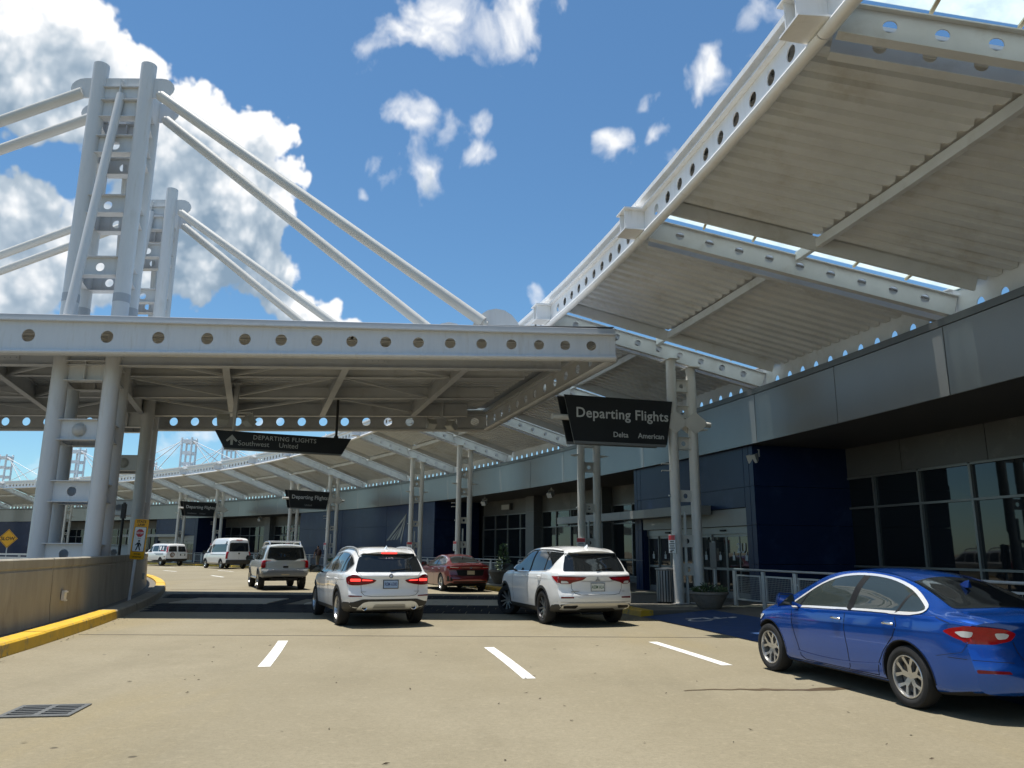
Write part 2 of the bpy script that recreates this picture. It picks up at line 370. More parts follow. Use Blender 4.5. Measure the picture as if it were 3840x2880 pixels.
# ------------------------------------------------------------------ helpers
class MB:
    """collects shapes; build() links them as ONE mesh object"""
    def __init__(s): s.v = []; s.f = []; s.m = []
    def add(s, vs, fs, mi=0):
        o = len(s.v); s.v += [tuple(p) for p in vs]; s.f += [tuple(i + o for i in f) for f in fs]; s.m += [mi] * len(fs); return s
    def hexa(s, p, mi=0):      # p: 4 bottom, 4 top
        return s.add(p, [(3, 2, 1, 0), (4, 5, 6, 7), (0, 1, 5, 4), (1, 2, 6, 5), (2, 3, 7, 6), (3, 0, 4, 7)], mi)
    def box(s, c, d, M=None, mi=0):
        x, y, z = d[0] / 2, d[1] / 2, d[2] / 2
        p = [Vector(q) for q in ((-x, -y, -z), (x, -y, -z), (x, y, -z), (-x, y, -z), (-x, -y, z), (x, -y, z), (x, y, z), (-x, y, z))]
        if M is not None: p = [M @ q for q in p]
        c = Vector(c); return s.hexa([q + c for q in p], mi)
    def bbox(s, a, b, mi=0):
        return s.box([(a[i] + b[i]) / 2 for i in range(3)], [abs(b[i] - a[i]) for i in range(3)], None, mi)
    def bar(s, p, q, w, h, up=(0, 0, 1), mi=0):
        p, q = Vector(p), Vector(q); d = (q - p); L = d.length; d.normalize(); up = Vector(up)
        sx = d.cross(up); sx.normalize(); uz = sx.cross(d)
        a = sx * w / 2; b = uz * h / 2
        return s.hexa([p - a - b, p + a - b, q + a - b, q - a - b, p - a + b, p + a + b, q + a + b, q - a + b], mi)
    def tube(s, p, q, r, n=12, r2=None, cap=True, mi=0):
        p, q = Vector(p), Vector(q); d = (q - p).normalized(); r2 = r if r2 is None else r2
        k = int((q - p).length / .8)
        if k > 1: return s.path([p.lerp(q, i / k) for i in range(k + 1)], [lerp(r, r2, i / k) for i in range(k + 1)], n, mi)
        a = d.orthogonal().normalized(); b = d.cross(a)
        vs = []
        for c, rr in ((p, r), (q, r2)):
            for i in range(n):
                t = 2 * math.pi * i / n; vs.append(c + (a * math.cos(t) + b * math.sin(t)) * rr)
        fs = [(i, (i + 1) % n, n + (i + 1) % n, n + i) for i in range(n)]
        if cap: fs += [tuple(range(n - 1, -1, -1)), tuple(range(n, 2 * n))]
        return s.add(vs, fs, mi)
    def path(s, pts, r, n=8, mi=0):
        pts = [Vector(p) for p in pts]; vs = []; m = len(pts)
        d0 = (pts[1] - pts[0]).normalized(); a = d0.orthogonal().normalized()
        for i, p in enumerate(pts):
            d = (pts[min(i + 1, m - 1)] - pts[max(i - 1, 0)]).normalized()
            a = (a - d * a.dot(d)).normalized(); b = d.cross(a)
            rr = r[i] if isinstance(r, (list, tuple)) else r
            for k in range(n):
                t = 2 * math.pi * k / n; vs.append(p + (a * math.cos(t) + b * math.sin(t)) * rr)
        fs = []
        for i in range(m - 1):
            for k in range(n): fs.append((i * n + k, i * n + (k + 1) % n, (i + 1) * n + (k + 1) % n, (i + 1) * n + k))
        fs += [tuple(range(n - 1, -1, -1)), tuple(range((m - 1) * n, m * n))]
        return s.add(vs, fs, mi)
    def lathe(s, prof, n=24, M=None, mi=0):
        vs = []; M = M or Matrix.Identity(4)
        for (r, z) in prof:
            for k in range(n):
                t = 2 * math.pi * k / n; vs.append(M @ Vector((r * math.cos(t), r * math.sin(t), z)))
        fs = []
        for i in range(len(prof) - 1):
            for k in range(n): fs.append((i * n + k, i * n + (k + 1) % n, (i + 1) * n + (k + 1) % n, (i + 1) * n + k))
        return s.add(vs, fs, mi)
    def prism(s, poly, fn, t0, t1, mi=0):
        """2-D polygon (u, v) extruded from t0 to t1; fn(u, v, t) places a point"""
        n = len(poly)
        vs = [fn(u, v, t0) for u, v in poly] + [fn(u, v, t1) for u, v in poly]
        fs = [tuple(range(n - 1, -1, -1)), tuple(range(n, 2 * n))] + [(i, (i + 1) % n, n + (i + 1) % n, n + i) for i in range(n)]
        return s.add(vs, fs, mi)
    def sweep(s, prof, frames, closed=True, mi=0, caps=True):
        """profile (a, b) swept along frames (fn(a, b) -> point)"""
        n = len(prof); vs = []
        for fr in frames: vs += [fr(a, b) for a, b in prof]
        fs = []
        for i in range(len(frames) - 1):
            for k in range(n if closed else n - 1): fs.append((i * n + k, i * n + (k + 1) % n, (i + 1) * n + (k + 1) % n, (i + 1) * n + k))
        if caps and closed: fs += [tuple(range(n - 1, -1, -1)), tuple(range((len(frames) - 1) * n, len(frames) * n))]
        return s.add(vs, fs, mi)
    def holed(s, fn, u0, u1, v0, v1, uc, vc, r, t, n=16, mi=0, ru=None):
        """plate cell with a round hole; fn(u, v, w) with w across the thickness t"""
        ru = ru or r
        ang = [2 * math.pi * i / n for i in range(n)]
        for (a, b) in ((u0, v0), (u1, v0), (u1, v1), (u0, v1)): ang.append(math.atan2(b - vc, a - uc) % (2 * math.pi))
        ang = sorted(set(round(a, 5) for a in ang)); m = len(ang); inn = []; outp = []
        for a in ang:
            c, sn = math.cos(a), math.sin(a)
            inn.append((uc + ru * c, vc + r * sn))
            k = min([((u1 - uc) / c) if c > 1e-6 else 1e9, ((u0 - uc) / c) if c < -1e-6 else 1e9, ((v1 - vc) / sn) if sn > 1e-6 else 1e9, ((v0 - vc) / sn) if sn < -1e-6 else 1e9])
            outp.append((uc + k * c, vc + k * sn))
        vs = [fn(u, v, -t / 2) for u, v in inn] + [fn(u, v, -t / 2) for u, v in outp] + [fn(u, v, t / 2) for u, v in inn] + [fn(u, v, t / 2) for u, v in outp]
        fs = []
        for i in range(m):
            j = (i + 1) % m
            fs += [(i, j, m + j, m + i), (2 * m + j, 2 * m + i, 3 * m + i, 3 * m + j), (j, i, 2 * m + i, 2 * m + j)]
        return s.add(vs, fs, mi)
    def build(s, name, mats, parent=None, smooth=0, loc=None):
        me = bpy.data.meshes.new(name); me.from_pydata(s.v, [], s.f)
        mats = mats if isinstance(mats, (list, tuple)) else [mats]
        for q in mats: me.materials.append(MAT[q])
        if len(mats) > 1: me.polygons.foreach_set('material_index', s.m)
        bm = bmesh.new(); bm.from_mesh(me); bmesh.ops.recalc_face_normals(bm, faces=bm.faces[:]); bm.to_mesh(me); bm.free()
        if smooth:
            me.polygons.foreach_set('use_smooth', [True] * len(me.polygons)); me.set_sharp_from_angle(angle=rad(smooth))
        me.update()
        return link(name, me, parent, loc)

def link(name, me, parent=None, loc=None):
    o = bpy.data.objects.new(name, me); COL.objects.link(o)
    if loc is not None: o.location = loc
    if parent is not None: o.parent = parent
    return o
def tag(o, label=None, cat=None, group=None, kind=None):
    if label: o['label'] = label
    if cat: o['category'] = cat
    if group: o['group'] = group
    if kind: o['kind'] = kind
    return o
def thing(name, label, cat, loc=(0, 0, 0), rz=0, group=None):
    o = bpy.data.objects.new(name, None); COL.objects.link(o); o.location = loc; o.rotation_euler = (0, 0, rz); o.empty_display_size = .2
    return tag(o, label, cat, group)
def structure(o): o['kind'] = 'structure'; return o

def text_mesh(name, body, size, m, parent, M, bold=0.0, ext=.003, align='LEFT', sx=1.0, space=1.0):
    c = bpy.data.curves.new(name, 'FONT'); c.body = body; c.size = size; c.extrude = ext; c.offset = bold; c.align_x = align
    c.space_character = space; c.resolution_u = 3
    t = bpy.data.objects.new(name + '_t', c); COL.objects.link(t)
    dg = bpy.context.evaluated_depsgraph_get(); me = bpy.data.meshes.new_from_object(t.evaluated_get(dg))
    bpy.data.objects.remove(t); bpy.data.curves.remove(c)
    me.transform(M @ Matrix.Diagonal((sx, 1, 1, 1))); me.materials.clear(); me.materials.append(MAT[m]); me.name = name
    return link(name, me, parent)
def basis(o, x, y):
    """matrix with local x, y axes and z = x cross y, at o"""
    x = Vector(x).normalized(); y = Vector(y); z = x.cross(y).normalized(); y = z.cross(x)
    return Matrix(((x.x, y.x, z.x, o[0]), (x.y, y.y, z.y, o[1]), (x.z, y.z, z.z, o[2]), (0, 0, 0, 1)))

# the terminal and its road follow circles about one centre
CX, CY = -103.65, -7.5
def P(phi, r, z=0.0):
    a = rad(phi); return Vector((CX + r * math.cos(a), CY + r * math.sin(a), z))
def er(phi): a = rad(phi); return Vector((math.cos(a), math.sin(a), 0))
def et(phi): a = rad(phi); return Vector((-math.sin(a), math.cos(a), 0))
def frange(a, b, n): return [a + (b - a) * i / n for i in range(n + 1)]
def lerp(a, b, t): return a + (b - a) * t
def ring(name, r0, r1, z, p0, p1, m, n, th=0.0, parent=None, kind=None):
    """flat band between two radii; with th a slab of that thickness below z"""
    mb = MB(); ph = frange(p0, p1, n)
    if th:
        mb.sweep([(r0, z - th), (r1, z - th), (r1, z), (r0, z)], [(lambda a, b, p=p: P(p, a, b)) for p in ph])
    else:
        vs = [P(p, r, z) for p in ph for r in (r0, r1)]
        mb.add(vs, [(2 * i, 2 * i + 1, 2 * i + 3, 2 * i + 2) for i in range(n)])
    return mb.build(name, m, parent)

# ------------------------------------------------------------------ ground, road, kerbs, markings
mb = MB(); mb.add([(-900, -900, 0), (900, -900, 0), (900, 900, 0), (-900, 900, 0)], [(0, 1, 2, 3)])
structure(mb.build('road', 'road_concrete'))
med = structure(ring('median', 50, 97.72, .14, -30, 88, 'sidewalk_concrete', 90, th=.139))
def kerb(parent, r0, r1, p0, p1, step, h, mats):
    """kerb stones one by one with open joints; mats(phi) gives the finish"""
    p = p0
    while p < p1 - .01:
        q = min(p + step, p1); g = .006
        mb = MB(); c = .03; a0, a1 = p + g / 2 * 1, q - g / 2
        face = 1 if r1 > r0 else -1
        hh = h + random.uniform(-.006, .006); dr = random.uniform(-.008, .008)
        prof = [(r0, 0.0), (r1 + dr, 0.0), (r1 - face * .02 + dr, hh - c), (r1 - face * (.02 + c) + dr, hh), (r0, hh)]
        mb.sweep(prof, [(lambda a, b, t=t: P(t, a, b)) for t in frange(a0, a1, 3)])
        mb.build('kerb_stone', mats((p + q) / 2), parent, smooth=25)
        p = q
kerb(med, 97.722, 98.1, -2, 15.35, 1.45, .2, lambda p: 'kerb_yellow')
kerb(med, 97.722, 98.1, 15.35, 22.9, 1.51, .2, lambda p: 'kerb_concrete')
kerb(med, 97.722, 98.1, 22.9, 64, 1.5, .2, lambda p: 'kerb_yellow')
# terminal sidewalk with a dropped, blue ramp by the door
walk = structure(ring('sidewalk', 112.35, 131, .15, -24, 84, 'sidewalk_concrete', 90, th=.149))
RAMP0, RAMP1 = 3.0, 14.45
ring('walk_edge', 110.75, 112.349, .148, -24, RAMP0, 'sidewalk_concrete', 30, th=.147, parent=walk)
ring('walk_edge', 110.75, 112.349, .148, RAMP1, 84, 'sidewalk_concrete', 60, th=.147, parent=walk)
kerb(walk, 110.748, 110.4, -14, RAMP0, 1.4, .15, lambda p: 'kerb_yellow')
kerb(walk, 110.748, 110.4, RAMP1, 66, 1.4, .15, lambda p: 'kerb_yellow')
mb = MB(); ph = frange(RAMP0 + .03, RAMP1 - .03, 20); vs = []
for p in ph: vs += [P(p, 110.4, .008), P(p, 112.34, .146)]
mb.add(vs, [(2 * i, 2 * i + 1, 2 * i + 3, 2 * i + 2) for i in range(20)]); mb.build('ramp', 'marking_blue', walk)
def ramp_z(r): return .008 + (r - 110.4) / 1.94 * .138 + .006
mb = MB()                                                # wheelchair symbol
def rp(u, v, t): r = 111.15 + v; return P(13.55 + math.degrees(u / 111), r, ramp_z(r) + t)
n = 18; ringv = [(.30 * math.cos(2.4 + i * 4.4 / n), .30 * math.sin(2.4 + i * 4.4 / n)) for i in range(n + 1)]
for i in range(n):
    (a, b), (c, d) = ringv[i], ringv[i + 1]; k = .78
    mb.add([rp(a, b, 0), rp(c, d, 0), rp(c * k, d * k, 0), rp(a * k, b * k, 0)], [(0, 1, 2, 3)])
for (a, b, c, d, w) in ((-.1, .62, -.06, .18, .09), (-.06, .2, .28, .2, .09), (.28, .22, .38, -.2, .08), (-.08, .45, .22, .45, .07)):
    L = math.hypot(c - a, d - b); nx, ny = -(d - b) / L * w / 2, (c - a) / L * w / 2
    mb.add([rp(a + nx, b + ny, .001), rp(c + nx, d + ny, .001), rp(c - nx, d - ny, .001), rp(a - nx, b - ny, .001)], [(0, 1, 2, 3)])
mb.add([rp(-.12 + .1 * math.cos(i * math.pi / 6), .74 + .1 * math.sin(i * math.pi / 6), 0) for i in range(12)], [tuple(range(12))])
mb.build('wheelchair_symbol', 'marking_white', walk)
# sidewalk joints
for p in frange(-8, 62, 38):
    mb = MB(); mb.hexa([P(p, 110.8, .1475), P(p + .012, 110.8, .1475), P(p + .012, 118, .1515), P(p, 118, .1515), P(p, 110.8, .1525), P(p + .012, 110.8, .1525), P(p + .012, 118, .1525), P(p, 118, .1525)])
    if not (RAMP0 < p < RAMP1): mb.build('joint', 'joint_black', walk)
# lane markings
def dash(r, p0, p1, w=.15):
    mb = MB(); ph = frange(p0, p1, 4); vs = []
    for p in ph: vs += [P(p, r - w / 2, .004), P(p, r + w / 2, .004)]
    mb.add(vs, [(2 * i, 2 * i + 1, 2 * i + 3, 2 * i + 2) for i in range(4)])
    structure(mb.build('lane_marking', 'marking_white'))
for r, s in ((101.98, 10.6), (105.43, 9.78), (108.5, 10.2)):
    for k in range(-1, 9):
        a = s + k * 6.86
        if r > 108 and k in (1,): continue
        if a > 15.8 and a < 20.5: continue
        dash(r, a, a + (1.78 if r < 108 else 1.55), .17)
for (x0, y0, x1, y1) in ((-8.1, 15.14, 5.2, 15.42), (-13.4, 31.4, -1, 33.9), (-5.2, 3.4, 9, 3.2)):   # sealed pavement joints
    mb = MB(); mb.bar((x0, y0, .002), (x1, y1, .002), .035, .004); structure(mb.build('pavement_joint', 'joint_black'))
mat('band_concrete', (.60, .53, .40), .85, var=.12, vscale=2, dirt=(.25, .22, .16), dscale=2)
# raised crossing of dark pavers with concrete bands
cross = structure(thing('crosswalk', None, None))
me = None
def curb_x(y, r): return CX + math.sqrt(r * r - (y - CY) ** 2)
def paver_row(y0, y1, nrow, dx, xa=None, xb=None):
    global me
    dy = (y1 - y0) / nrow
    for j in range(nrow):
        y = y0 + (j + .5) * dy; x = curb_x(y, 98.3) + dx / 2 if xa is None else xa + dx / 2
        end = curb_x(y, 110.3) if xb is None else xb
        while x < end - dx / 2:
            if me is None:
                mb = MB(); a = .29; h = .012
                mb.add([(-a, -a, 0), (a, -a, 0), (a, a, 0), (-a, a, 0), (-a + .012, -a + .012, h), (a - .012, -a + .012, h), (a - .012, a - .012, h), (-a + .012, a - .012, h)],
                       [(4, 5, 6, 7), (0, 1, 5, 4), (1, 2, 6, 5), (2, 3, 7, 6), (3, 0, 4, 7)])
                o = mb.build('paver', 'tactile_dark', cross); me = o.data
            else: o = link('paver', me, cross)
            o.location = (x, y, random.uniform(.001, .005)); o.scale = (dx / .6, dy / .6, 1)
            x += dx
paver_row(20.6, 23.5, 4, .6)
paver_row(26.1, 28.3, 3, .6)
for (y0, y1) in ((23.62, 25.98),):
    for (xa, xb) in ((curb_x(24.6, 98.9), -7.2), (-6.1, curb_x(24.6, 109.5))):
        mb = MB(); mb.hexa([(xa, y0, 0), (xb, y0, 0), (xb, y1, 0), (xa, y1, 0), (xa, y0 + .06, .03), (xb, y0 + .06, .03), (xb, y1 - .06, .03), (xa, y1 - .06, .03)])
        mb.build('concrete_band', 'band_concrete', cross)
paver_row(23.62, 25.98, 4, .55, -7.2, -6.1)
# reflective studs along the near edge
# drain grate
mat('grate_iron', (.16, .165, .16), .5, metal=.3, var=.2, vscale=10)
gr = thing('drain_grate', 'iron drain grate set in the concrete road at lower left', 'grate', (-4.63, 8.2, .002), rad(9))
mb = MB(); W, D = .66, .60
for (x0, y0, x1, y1) in ((-W/2, -D/2, W/2, -D/2+.05), (-W/2, D/2-.05, W/2, D/2), (-W/2, -D/2+.05, -W/2+.05, D/2-.05), (W/2-.05, -D/2+.05, W/2, D/2-.05), (-.03, -D/2+.05, .03, D/2-.05)):
    mb.bbox((x0, y0, 0), (x1, y1, .012))
mb.build('frame', 'grate_iron', gr)
mb = MB(); mb.add([(-W/2, -D/2, .001), (W/2, -D/2, .001), (W/2, D/2, .001), (-W/2, D/2, .001)], [(0, 1, 2, 3)]); mb.build('pit', 'pit_black', gr)
barm = None
for s in (-1, 1):
    for i in range(6):
        y = -D/2 + .085 + i * .086
        if barm is None:
            mb = MB(); mb.bbox((-.135, -.017, .002), (.135, .017, .010)); o = mb.build('bar', 'grate_iron', gr); barm = o.data
        else: o = link('bar', barm, gr)
        o.location = (s * .158, y, 0)
# wet trickle from under the blue car
mb = MB(); pts = []
rr = random.Random(3)
for i in range(22):
    t = i / 21; x = 2.05 + t * 2.1; y = 9.62 + .22 * t + .05 * math.sin(7 * t) + rr.uniform(-.03, .03); w = .02 + .06 * t * (1 + .5 * math.sin(17 * t)) 
    pts.append((x, y, w))
vs = []
for x, y, w in pts: vs += [(x, y - w, .0035), (x, y + w, .0035)]
mb.add(vs, [(2 * i, 2 * i + 2, 2 * i + 3, 2 * i + 1) for i in range(21)])
mat('wet_concrete', (.12, .085, .05), .35, var=.2)
structure(mb.build('wet_patch', 'wet_concrete'))

# dry leaves and grit lying on the road
mat('dry_leaf', (.05, .035, .02), .9, var=.4, vscale=30)
mb = MB(); rr = random.Random(12)
for i in range(150):
    x, y = rr.uniform(-6, 6), 3.4 + 12 * rr.random() ** 1.6
    if i > 110: a_ = rr.uniform(9, 15.5); q_ = P(a_, 98.16 + abs(rr.gauss(0, .12))); x, y = q_.x, q_.y
    a = rr.uniform(0, 6.28); L_, w_ = rr.uniform(.012, .04), rr.uniform(.006, .016); d_ = Vector((math.cos(a), math.sin(a), 0)); n_ = Vector((-d_.y, d_.x, 0)); c_ = Vector((x, y, .006))
    mb.add([c_ - d_ * L_, c_ + n_ * w_ + Vector((0, 0, rr.uniform(0, .012))), c_ + d_ * L_ + Vector((0, 0, rr.uniform(0, .01))), c_ - n_ * w_], [(0, 1, 2, 3)])
tag(mb.build('leaf_litter', 'dry_leaf'), 'scattered dry leaves and grit on the concrete road', 'leaves', kind='stuff')

# barrier wall along the median
wall = thing('barrier_wall', 'tan concrete barrier wall behind the yellow kerb at left', 'wall')
wl = 3.52; p = 13.93 - 4 * wl
while p < 46:
    q = p + wl; mb = MB(); g = .012
    prof = [(a + .32, b * 1.015) for a, b in [(96.80, .10), (97.06, .10), (97.02, .45), (97.0, 1.14), (96.978, 1.155), (96.978, 1.185), (97.0, 1.20), (97.0, 1.345), (96.975, 1.37), (96.84, 1.37), (96.80, 1.345)]]
    mb.sweep(prof, [(lambda a, b, t=t: P(t, a, b)) for t in frange(p + g, q - g, 4)])
    mb.build('wall_panel', 'concrete_wall', wall, smooth=20)
    mb = MB(); mb.bbox((-.02, -.02, 0), (.02, .02, 1.2)); j = mb.build('joint', 'concrete_dark', wall); j.location = P(p, 97.24, .12); j.rotation_euler = (0, 0, rad(p))
    p = q
for ph_, z in ((14.35, .62), (21.6, .62)):
    fx = tag(MB().box((0, 0, 0), (.06, .16, .20)).box((.035, 0, .07), (.03, .20, .03)).box((.035, .03, -.10), (.03, .12, .025)).build('outlet_box', 'sign_white'),
        'small white outlet box on the barrier wall ' + ('near the yellow kerb end' if ph_ < 18 else 'past the yellow stop sign'), 'outlet box')
    fx.location = P(ph_, 97.38, z); fx.rotation_euler = (0, 0, rad(ph_))

# ------------------------------------------------------------------ terminal building
term = thing('terminal_building', 'long curved airport terminal with grey fascia, blue panels and dark windows', 'building')
RF, RW = 115.0, 118.6
ZFB, ZFT = 4.79, 6.25
T0, T1 = -22, 82
def arc_slab(name, prof, p0, p1, n, m, parent, smooth=0):
    mb = MB(); mb.sweep(prof, [(lambda a, b, t=t: P(t, a, b)) for t in frange(p0, p1, n)]); return mb.build(name, m, parent, smooth)
# fascia panels, each its own sheet with open joints
p = 15.25 - 20 * 1.85
while p < T1:
    q = p + 1.85; g = .006
    arc_slab('fascia_panel', [(RF, ZFB), (RF + .05, ZFB), (RF + .05, ZFT), (RF, ZFT)], p + g, q - g, 3, 'fascia_grey', term, 30)
    p = q
arc_slab('fascia_cap', [(RF - .025, ZFT + .012), (RF + .30, ZFT + .012), (RF + .30, ZFT + .17), (RF - .025, ZFT + .17)], T0, T1, 110, 'fascia_cap', term)
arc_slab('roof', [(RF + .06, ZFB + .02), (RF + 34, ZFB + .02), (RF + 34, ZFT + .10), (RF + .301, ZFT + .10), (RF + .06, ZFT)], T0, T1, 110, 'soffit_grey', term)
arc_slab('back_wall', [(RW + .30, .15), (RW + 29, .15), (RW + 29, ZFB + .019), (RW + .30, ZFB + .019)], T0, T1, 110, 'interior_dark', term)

def window_bay(p0, p1, n):
    zs = [.42, 1.2, 2.95, 3.86]
    fr = MB(); d = (p1 - p0) / n; w = math.degrees(.035 / RW)
    for i in range(n + 1):
        c = p0 + i * d
        fr.hexa([P(c - w, RW - .08, zs[0]), P(c + w, RW - .08, zs[0]), P(c + w, RW + .06, zs[0]), P(c - w, RW + .06, zs[0]),
                 P(c - w, RW - .08, zs[-1]), P(c + w, RW - .08, zs[-1]), P(c + w, RW + .06, zs[-1]), P(c - w, RW + .06, zs[-1])])
    for z in zs:
        for i in range(n):
            a, b = p0 + i * d + w * 1.01, p0 + (i + 1) * d - w * 1.01
            fr.hexa([P(a, RW - .075, z - .03), P(b, RW - .075, z - .03), P(b, RW + .055, z - .03), P(a, RW + .055, z - .03),
                     P(a, RW - .075, z + .03), P(b, RW - .075, z + .03), P(b, RW + .055, z + .03), P(a, RW + .055, z + .03)])
    win = fr.build('window', 'mullion', term)
    for i in range(n):
        for j in range(3):
            a, b = p0 + i * d + w * .9, p0 + (i + 1) * d - w * .9; z0, z1 = zs[j] + .025, zs[j + 1] - .025
            t = random.uniform(-.018, .018)
            mb = MB(); mb.hexa([P(a, RW + t, z0), P(b, RW - t, z0), P(b, RW - t + .02, z0), P(a, RW + t + .02, z0), P(a, RW + t * .6, z1), P(b, RW - t * .8, z1), P(b, RW - t * .8 + .02, z1), P(a, RW + t * .6 + .02, z1)])
            mb.build('pane', 'window_glass', win)
    arc_slab('plinth', [(RW - .06, .151), (RW + .2, .151), (RW + .2, .385), (RW - .06, .385)], p0, p1, max(2, int(p1 - p0)), 'panel_grey', term)
    # head panels above the window
    m = max(1, round((p1 - p0) / 1.7))
    for i in range(m):
        a, b = lerp(p0, p1, i / m) + .006, lerp(p0, p1, (i + 1) / m) - .006
        arc_slab('wall_panel', [(RW - .05, 3.90), (RW + .2, 3.90), (RW + .2, ZFB + .018), (RW - .05, ZFB + .018)], a, b, 2, 'panel_grey', term)
def column(p0, p1):
    zs = [(.152, 1.19), (1.2, 3.0), (3.01, 3.89), (3.9, ZFB + .017)]
    for z0, z1 in zs:
        mb = MB(); a, b = p0 + .01, p1 - .01
        mb.hexa([P(a, RW - .62, z0), P(b, RW - .62, z0), P(b, RW + .1, z0), P(a, RW + .1, z0), P(a, RW - .62, z1), P(b, RW - .62, z1), P(b, RW + .1, z1), P(a, RW + .1, z1)])
        mb.build('column_panel', 'column_grey', term)
def blue_return(p, side):
    """radial end wall of a projecting blue block"""
    zs = [.152, 1.25, 2.4, 3.56, ZFB + .016]
    for z0, z1 in zip(zs[:-1], zs[1:]):
        mb = MB(); a, b = (p, p + .06) if side < 0 else (p - .06, p)
        mb.hexa([P(a, 115.26, z0 + .006), P(b, 115.26, z0 + .006), P(b, RW, z0 + .006), P(a, RW, z0 + .006), P(a, 115.26, z1 - .006), P(b, 115.26, z1 - .006), P(b, RW, z1 - .006), P(a, RW, z1 - .006)])
        mb.build('blue_panel', 'panel_blue', term)
def blue_wall(p0, p1):
    m = round((p1 - p0) / 3.85)
    for i in range(m):
        a, b = lerp(p0, p1, i / m), lerp(p0, p1, (i + 1) / m)
        for z0, z1 in ((.152, 1.7), (1.7, 3.3), (3.3, ZFB + .015)):
            arc_slab('blue_panel', [(115.2, z0 + .006), (115.26, z0 + .006), (115.26, z1 - .006), (115.2, z1 - .006)], a + .008, b - .008, 4, 'panel_blue', term)
    blue_return(p0, -1); blue_return(p1, 1)
def text_on(parent, body, size, m, phi, r, z, bold=0, align='CENTER'):
    return text_mesh('lettering', body, size, m, parent, basis(P(phi, r, z), -et(phi), (0, 0, 1)), bold=bold, align=align)
def portal(p0, p1, near):
    R0 = 115.2; g = .006
    def bp(a, b, z0, z1, m='panel_blue', r=R0, th=.06, name='blue_panel'):
        return arc_slab(name, [(r, z0 + g), (r + th, z0 + g), (r + th, z1 - g), (r, z1 - g)], a + g, b - g, max(2, round((b - a) * 1.2)), m, term, 30)
    w = .27
    for (a, b) in ((p0, p0 + w * .45), (p0 + w * .45, p0 + w), (p1 - w, p1 - w * .45), (p1 - w * .45, p1)):
        for z0, z1 in ((.152, 1.25), (1.25, 2.4), (2.4, 3.56), (3.56, ZFB + .014)): bp(a, b, z0, z1)
    bp(p0 + w, p1 - w, 3.56, ZFB + .014)
    bp(p0 + w, p1 - w, 2.95, 3.56)
    bp(p0 + w, p1 - w, 2.40, 2.94, 'awning_grey', R0 + .05, .05, 'wall_panel')
    blue_return(p0, -1); blue_return(p1, 1)
    # jambs and the two sliding door sets
    for a in (p0 + w, p1 - w):
        mb = MB(); mb.hexa([P(a - .02, R0 + .07, .152), P(a + .02, R0 + .07, .152), P(a + .02, R0 + .9, .152), P(a - .02, R0 + .9, .152), P(a - .02, R0 + .07, 2.39), P(a + .02, R0 + .07, 2.39), P(a + .02, R0 + .9, 2.39), P(a - .02, R0 + .9, 2.39)])
        mb.build('jamb', 'panel_blue', term)
    RD = R0 + .26; mid = (p0 + p1) / 2
    arc_slab('door_head', [(RD - .06, 2.17), (RD + .1, 2.17), (RD + .1, 2.395), (RD - .06, 2.395)], p0 + w + .02, p1 - w - .02, 4, 'mullion', term)
    doors = [(p0 + w + .03, mid - .12), (mid + .12, p1 - w - .03)]
    mb = MB(); mb.hexa([P(mid - .115, RD - .04, .152), P(mid + .115, RD - .04, .152), P(mid + .115, RD + .08, .152), P(mid - .115, RD + .08, .152), P(mid - .115, RD - .04, 2.165), P(mid + .115, RD - .04, 2.165), P(mid + .115, RD + .08, 2.165), P(mid - .115, RD + .08, 2.165)])
    mb.build('door_post', 'mullion', term)
    for di, (a, b) in enumerate(doors):
        n = 4
        for i in range(n):
            c, d = lerp(a, b, i / n), lerp(a, b, (i + 1) / n); s = math.degrees(.045 / RD); dr = .05 if i in (1, 2) else 0
            mb = MB()
            def bx(u0, u1, z0, z1, r0=-.025, r1=.025):
                mb.hexa([P(u0, RD + dr + r0, z0), P(u1, RD + dr + r0, z0), P(u1, RD + dr + r1, z0), P(u0, RD + dr + r1, z0), P(u0, RD + dr + r0, z1), P(u1, RD + dr + r0, z1), P(u1, RD + dr + r1, z1), P(u0, RD + dr + r1, z1)])
            bx(c + .004, c + s, .155, 2.165); bx(d - s, d - .004, .155, 2.165)
            bx(c + s, d - s, .155, .36); bx(c + s, d - s, 1.02, 1.10); bx(c + s, d - s, 2.08, 2.165)
            door = mb.build('sliding_door', 'mullion', term)
            for z0, z1 in ((.36, 1.02), (1.10, 2.08)):
                mb = MB(); mb.hexa([P(c + s, RD + dr - .006, z0), P(d - s, RD + dr - .006, z0), P(d - s, RD + dr + .006, z0), P(c + s, RD + dr + .006, z0), P(c + s, RD + dr - .006, z1), P(d - s, RD + dr - .006, z1), P(d - s, RD + dr + .006, z1), P(c + s, RD + dr + .006, z1)])
                mb.build('pane', 'door_glass', door)
            if near:   # push-plate decals
                cc = (c + d) / 2; mb = MB()
                mb.box((0, 0, 0), (.012, .13, .16)); mb.box((0, 0, .13), (.012, .03, .12)); o = mb.build('door_sticker', 'letter_grey', door); o.location = P(cc, RD + dr - .02, 1.42); o.rotation_euler = (0, 0, rad(cc))
        if near and di == 0:
            t = text_on(term, '2U', .42, 'letter_grey', a + .33, RD - .03, 1.58, .004)
        mb = MB(); mb.box((0, 0, 0), (.05, .30, .06)); o = mb.build('door_sensor', 'trim_black', term); o.location = P((a + b) / 2, RD - .085, 2.28); o.rotation_euler = (0, 0, rad((a + b) / 2))
    # awning over the doors
    for (a, b) in ((p0 + 1.25, p0 + 3.9), (p0 + 3.9, p0 + 6.9)):
        arc_slab('awning_panel', [(R0 - .75, 2.80), (R0 - .03, 2.80), (R0 - .03, 3.10), (R0 - .75, 3.10)], a + .004, b - .004, 5, 'awning_grey', term, 30)

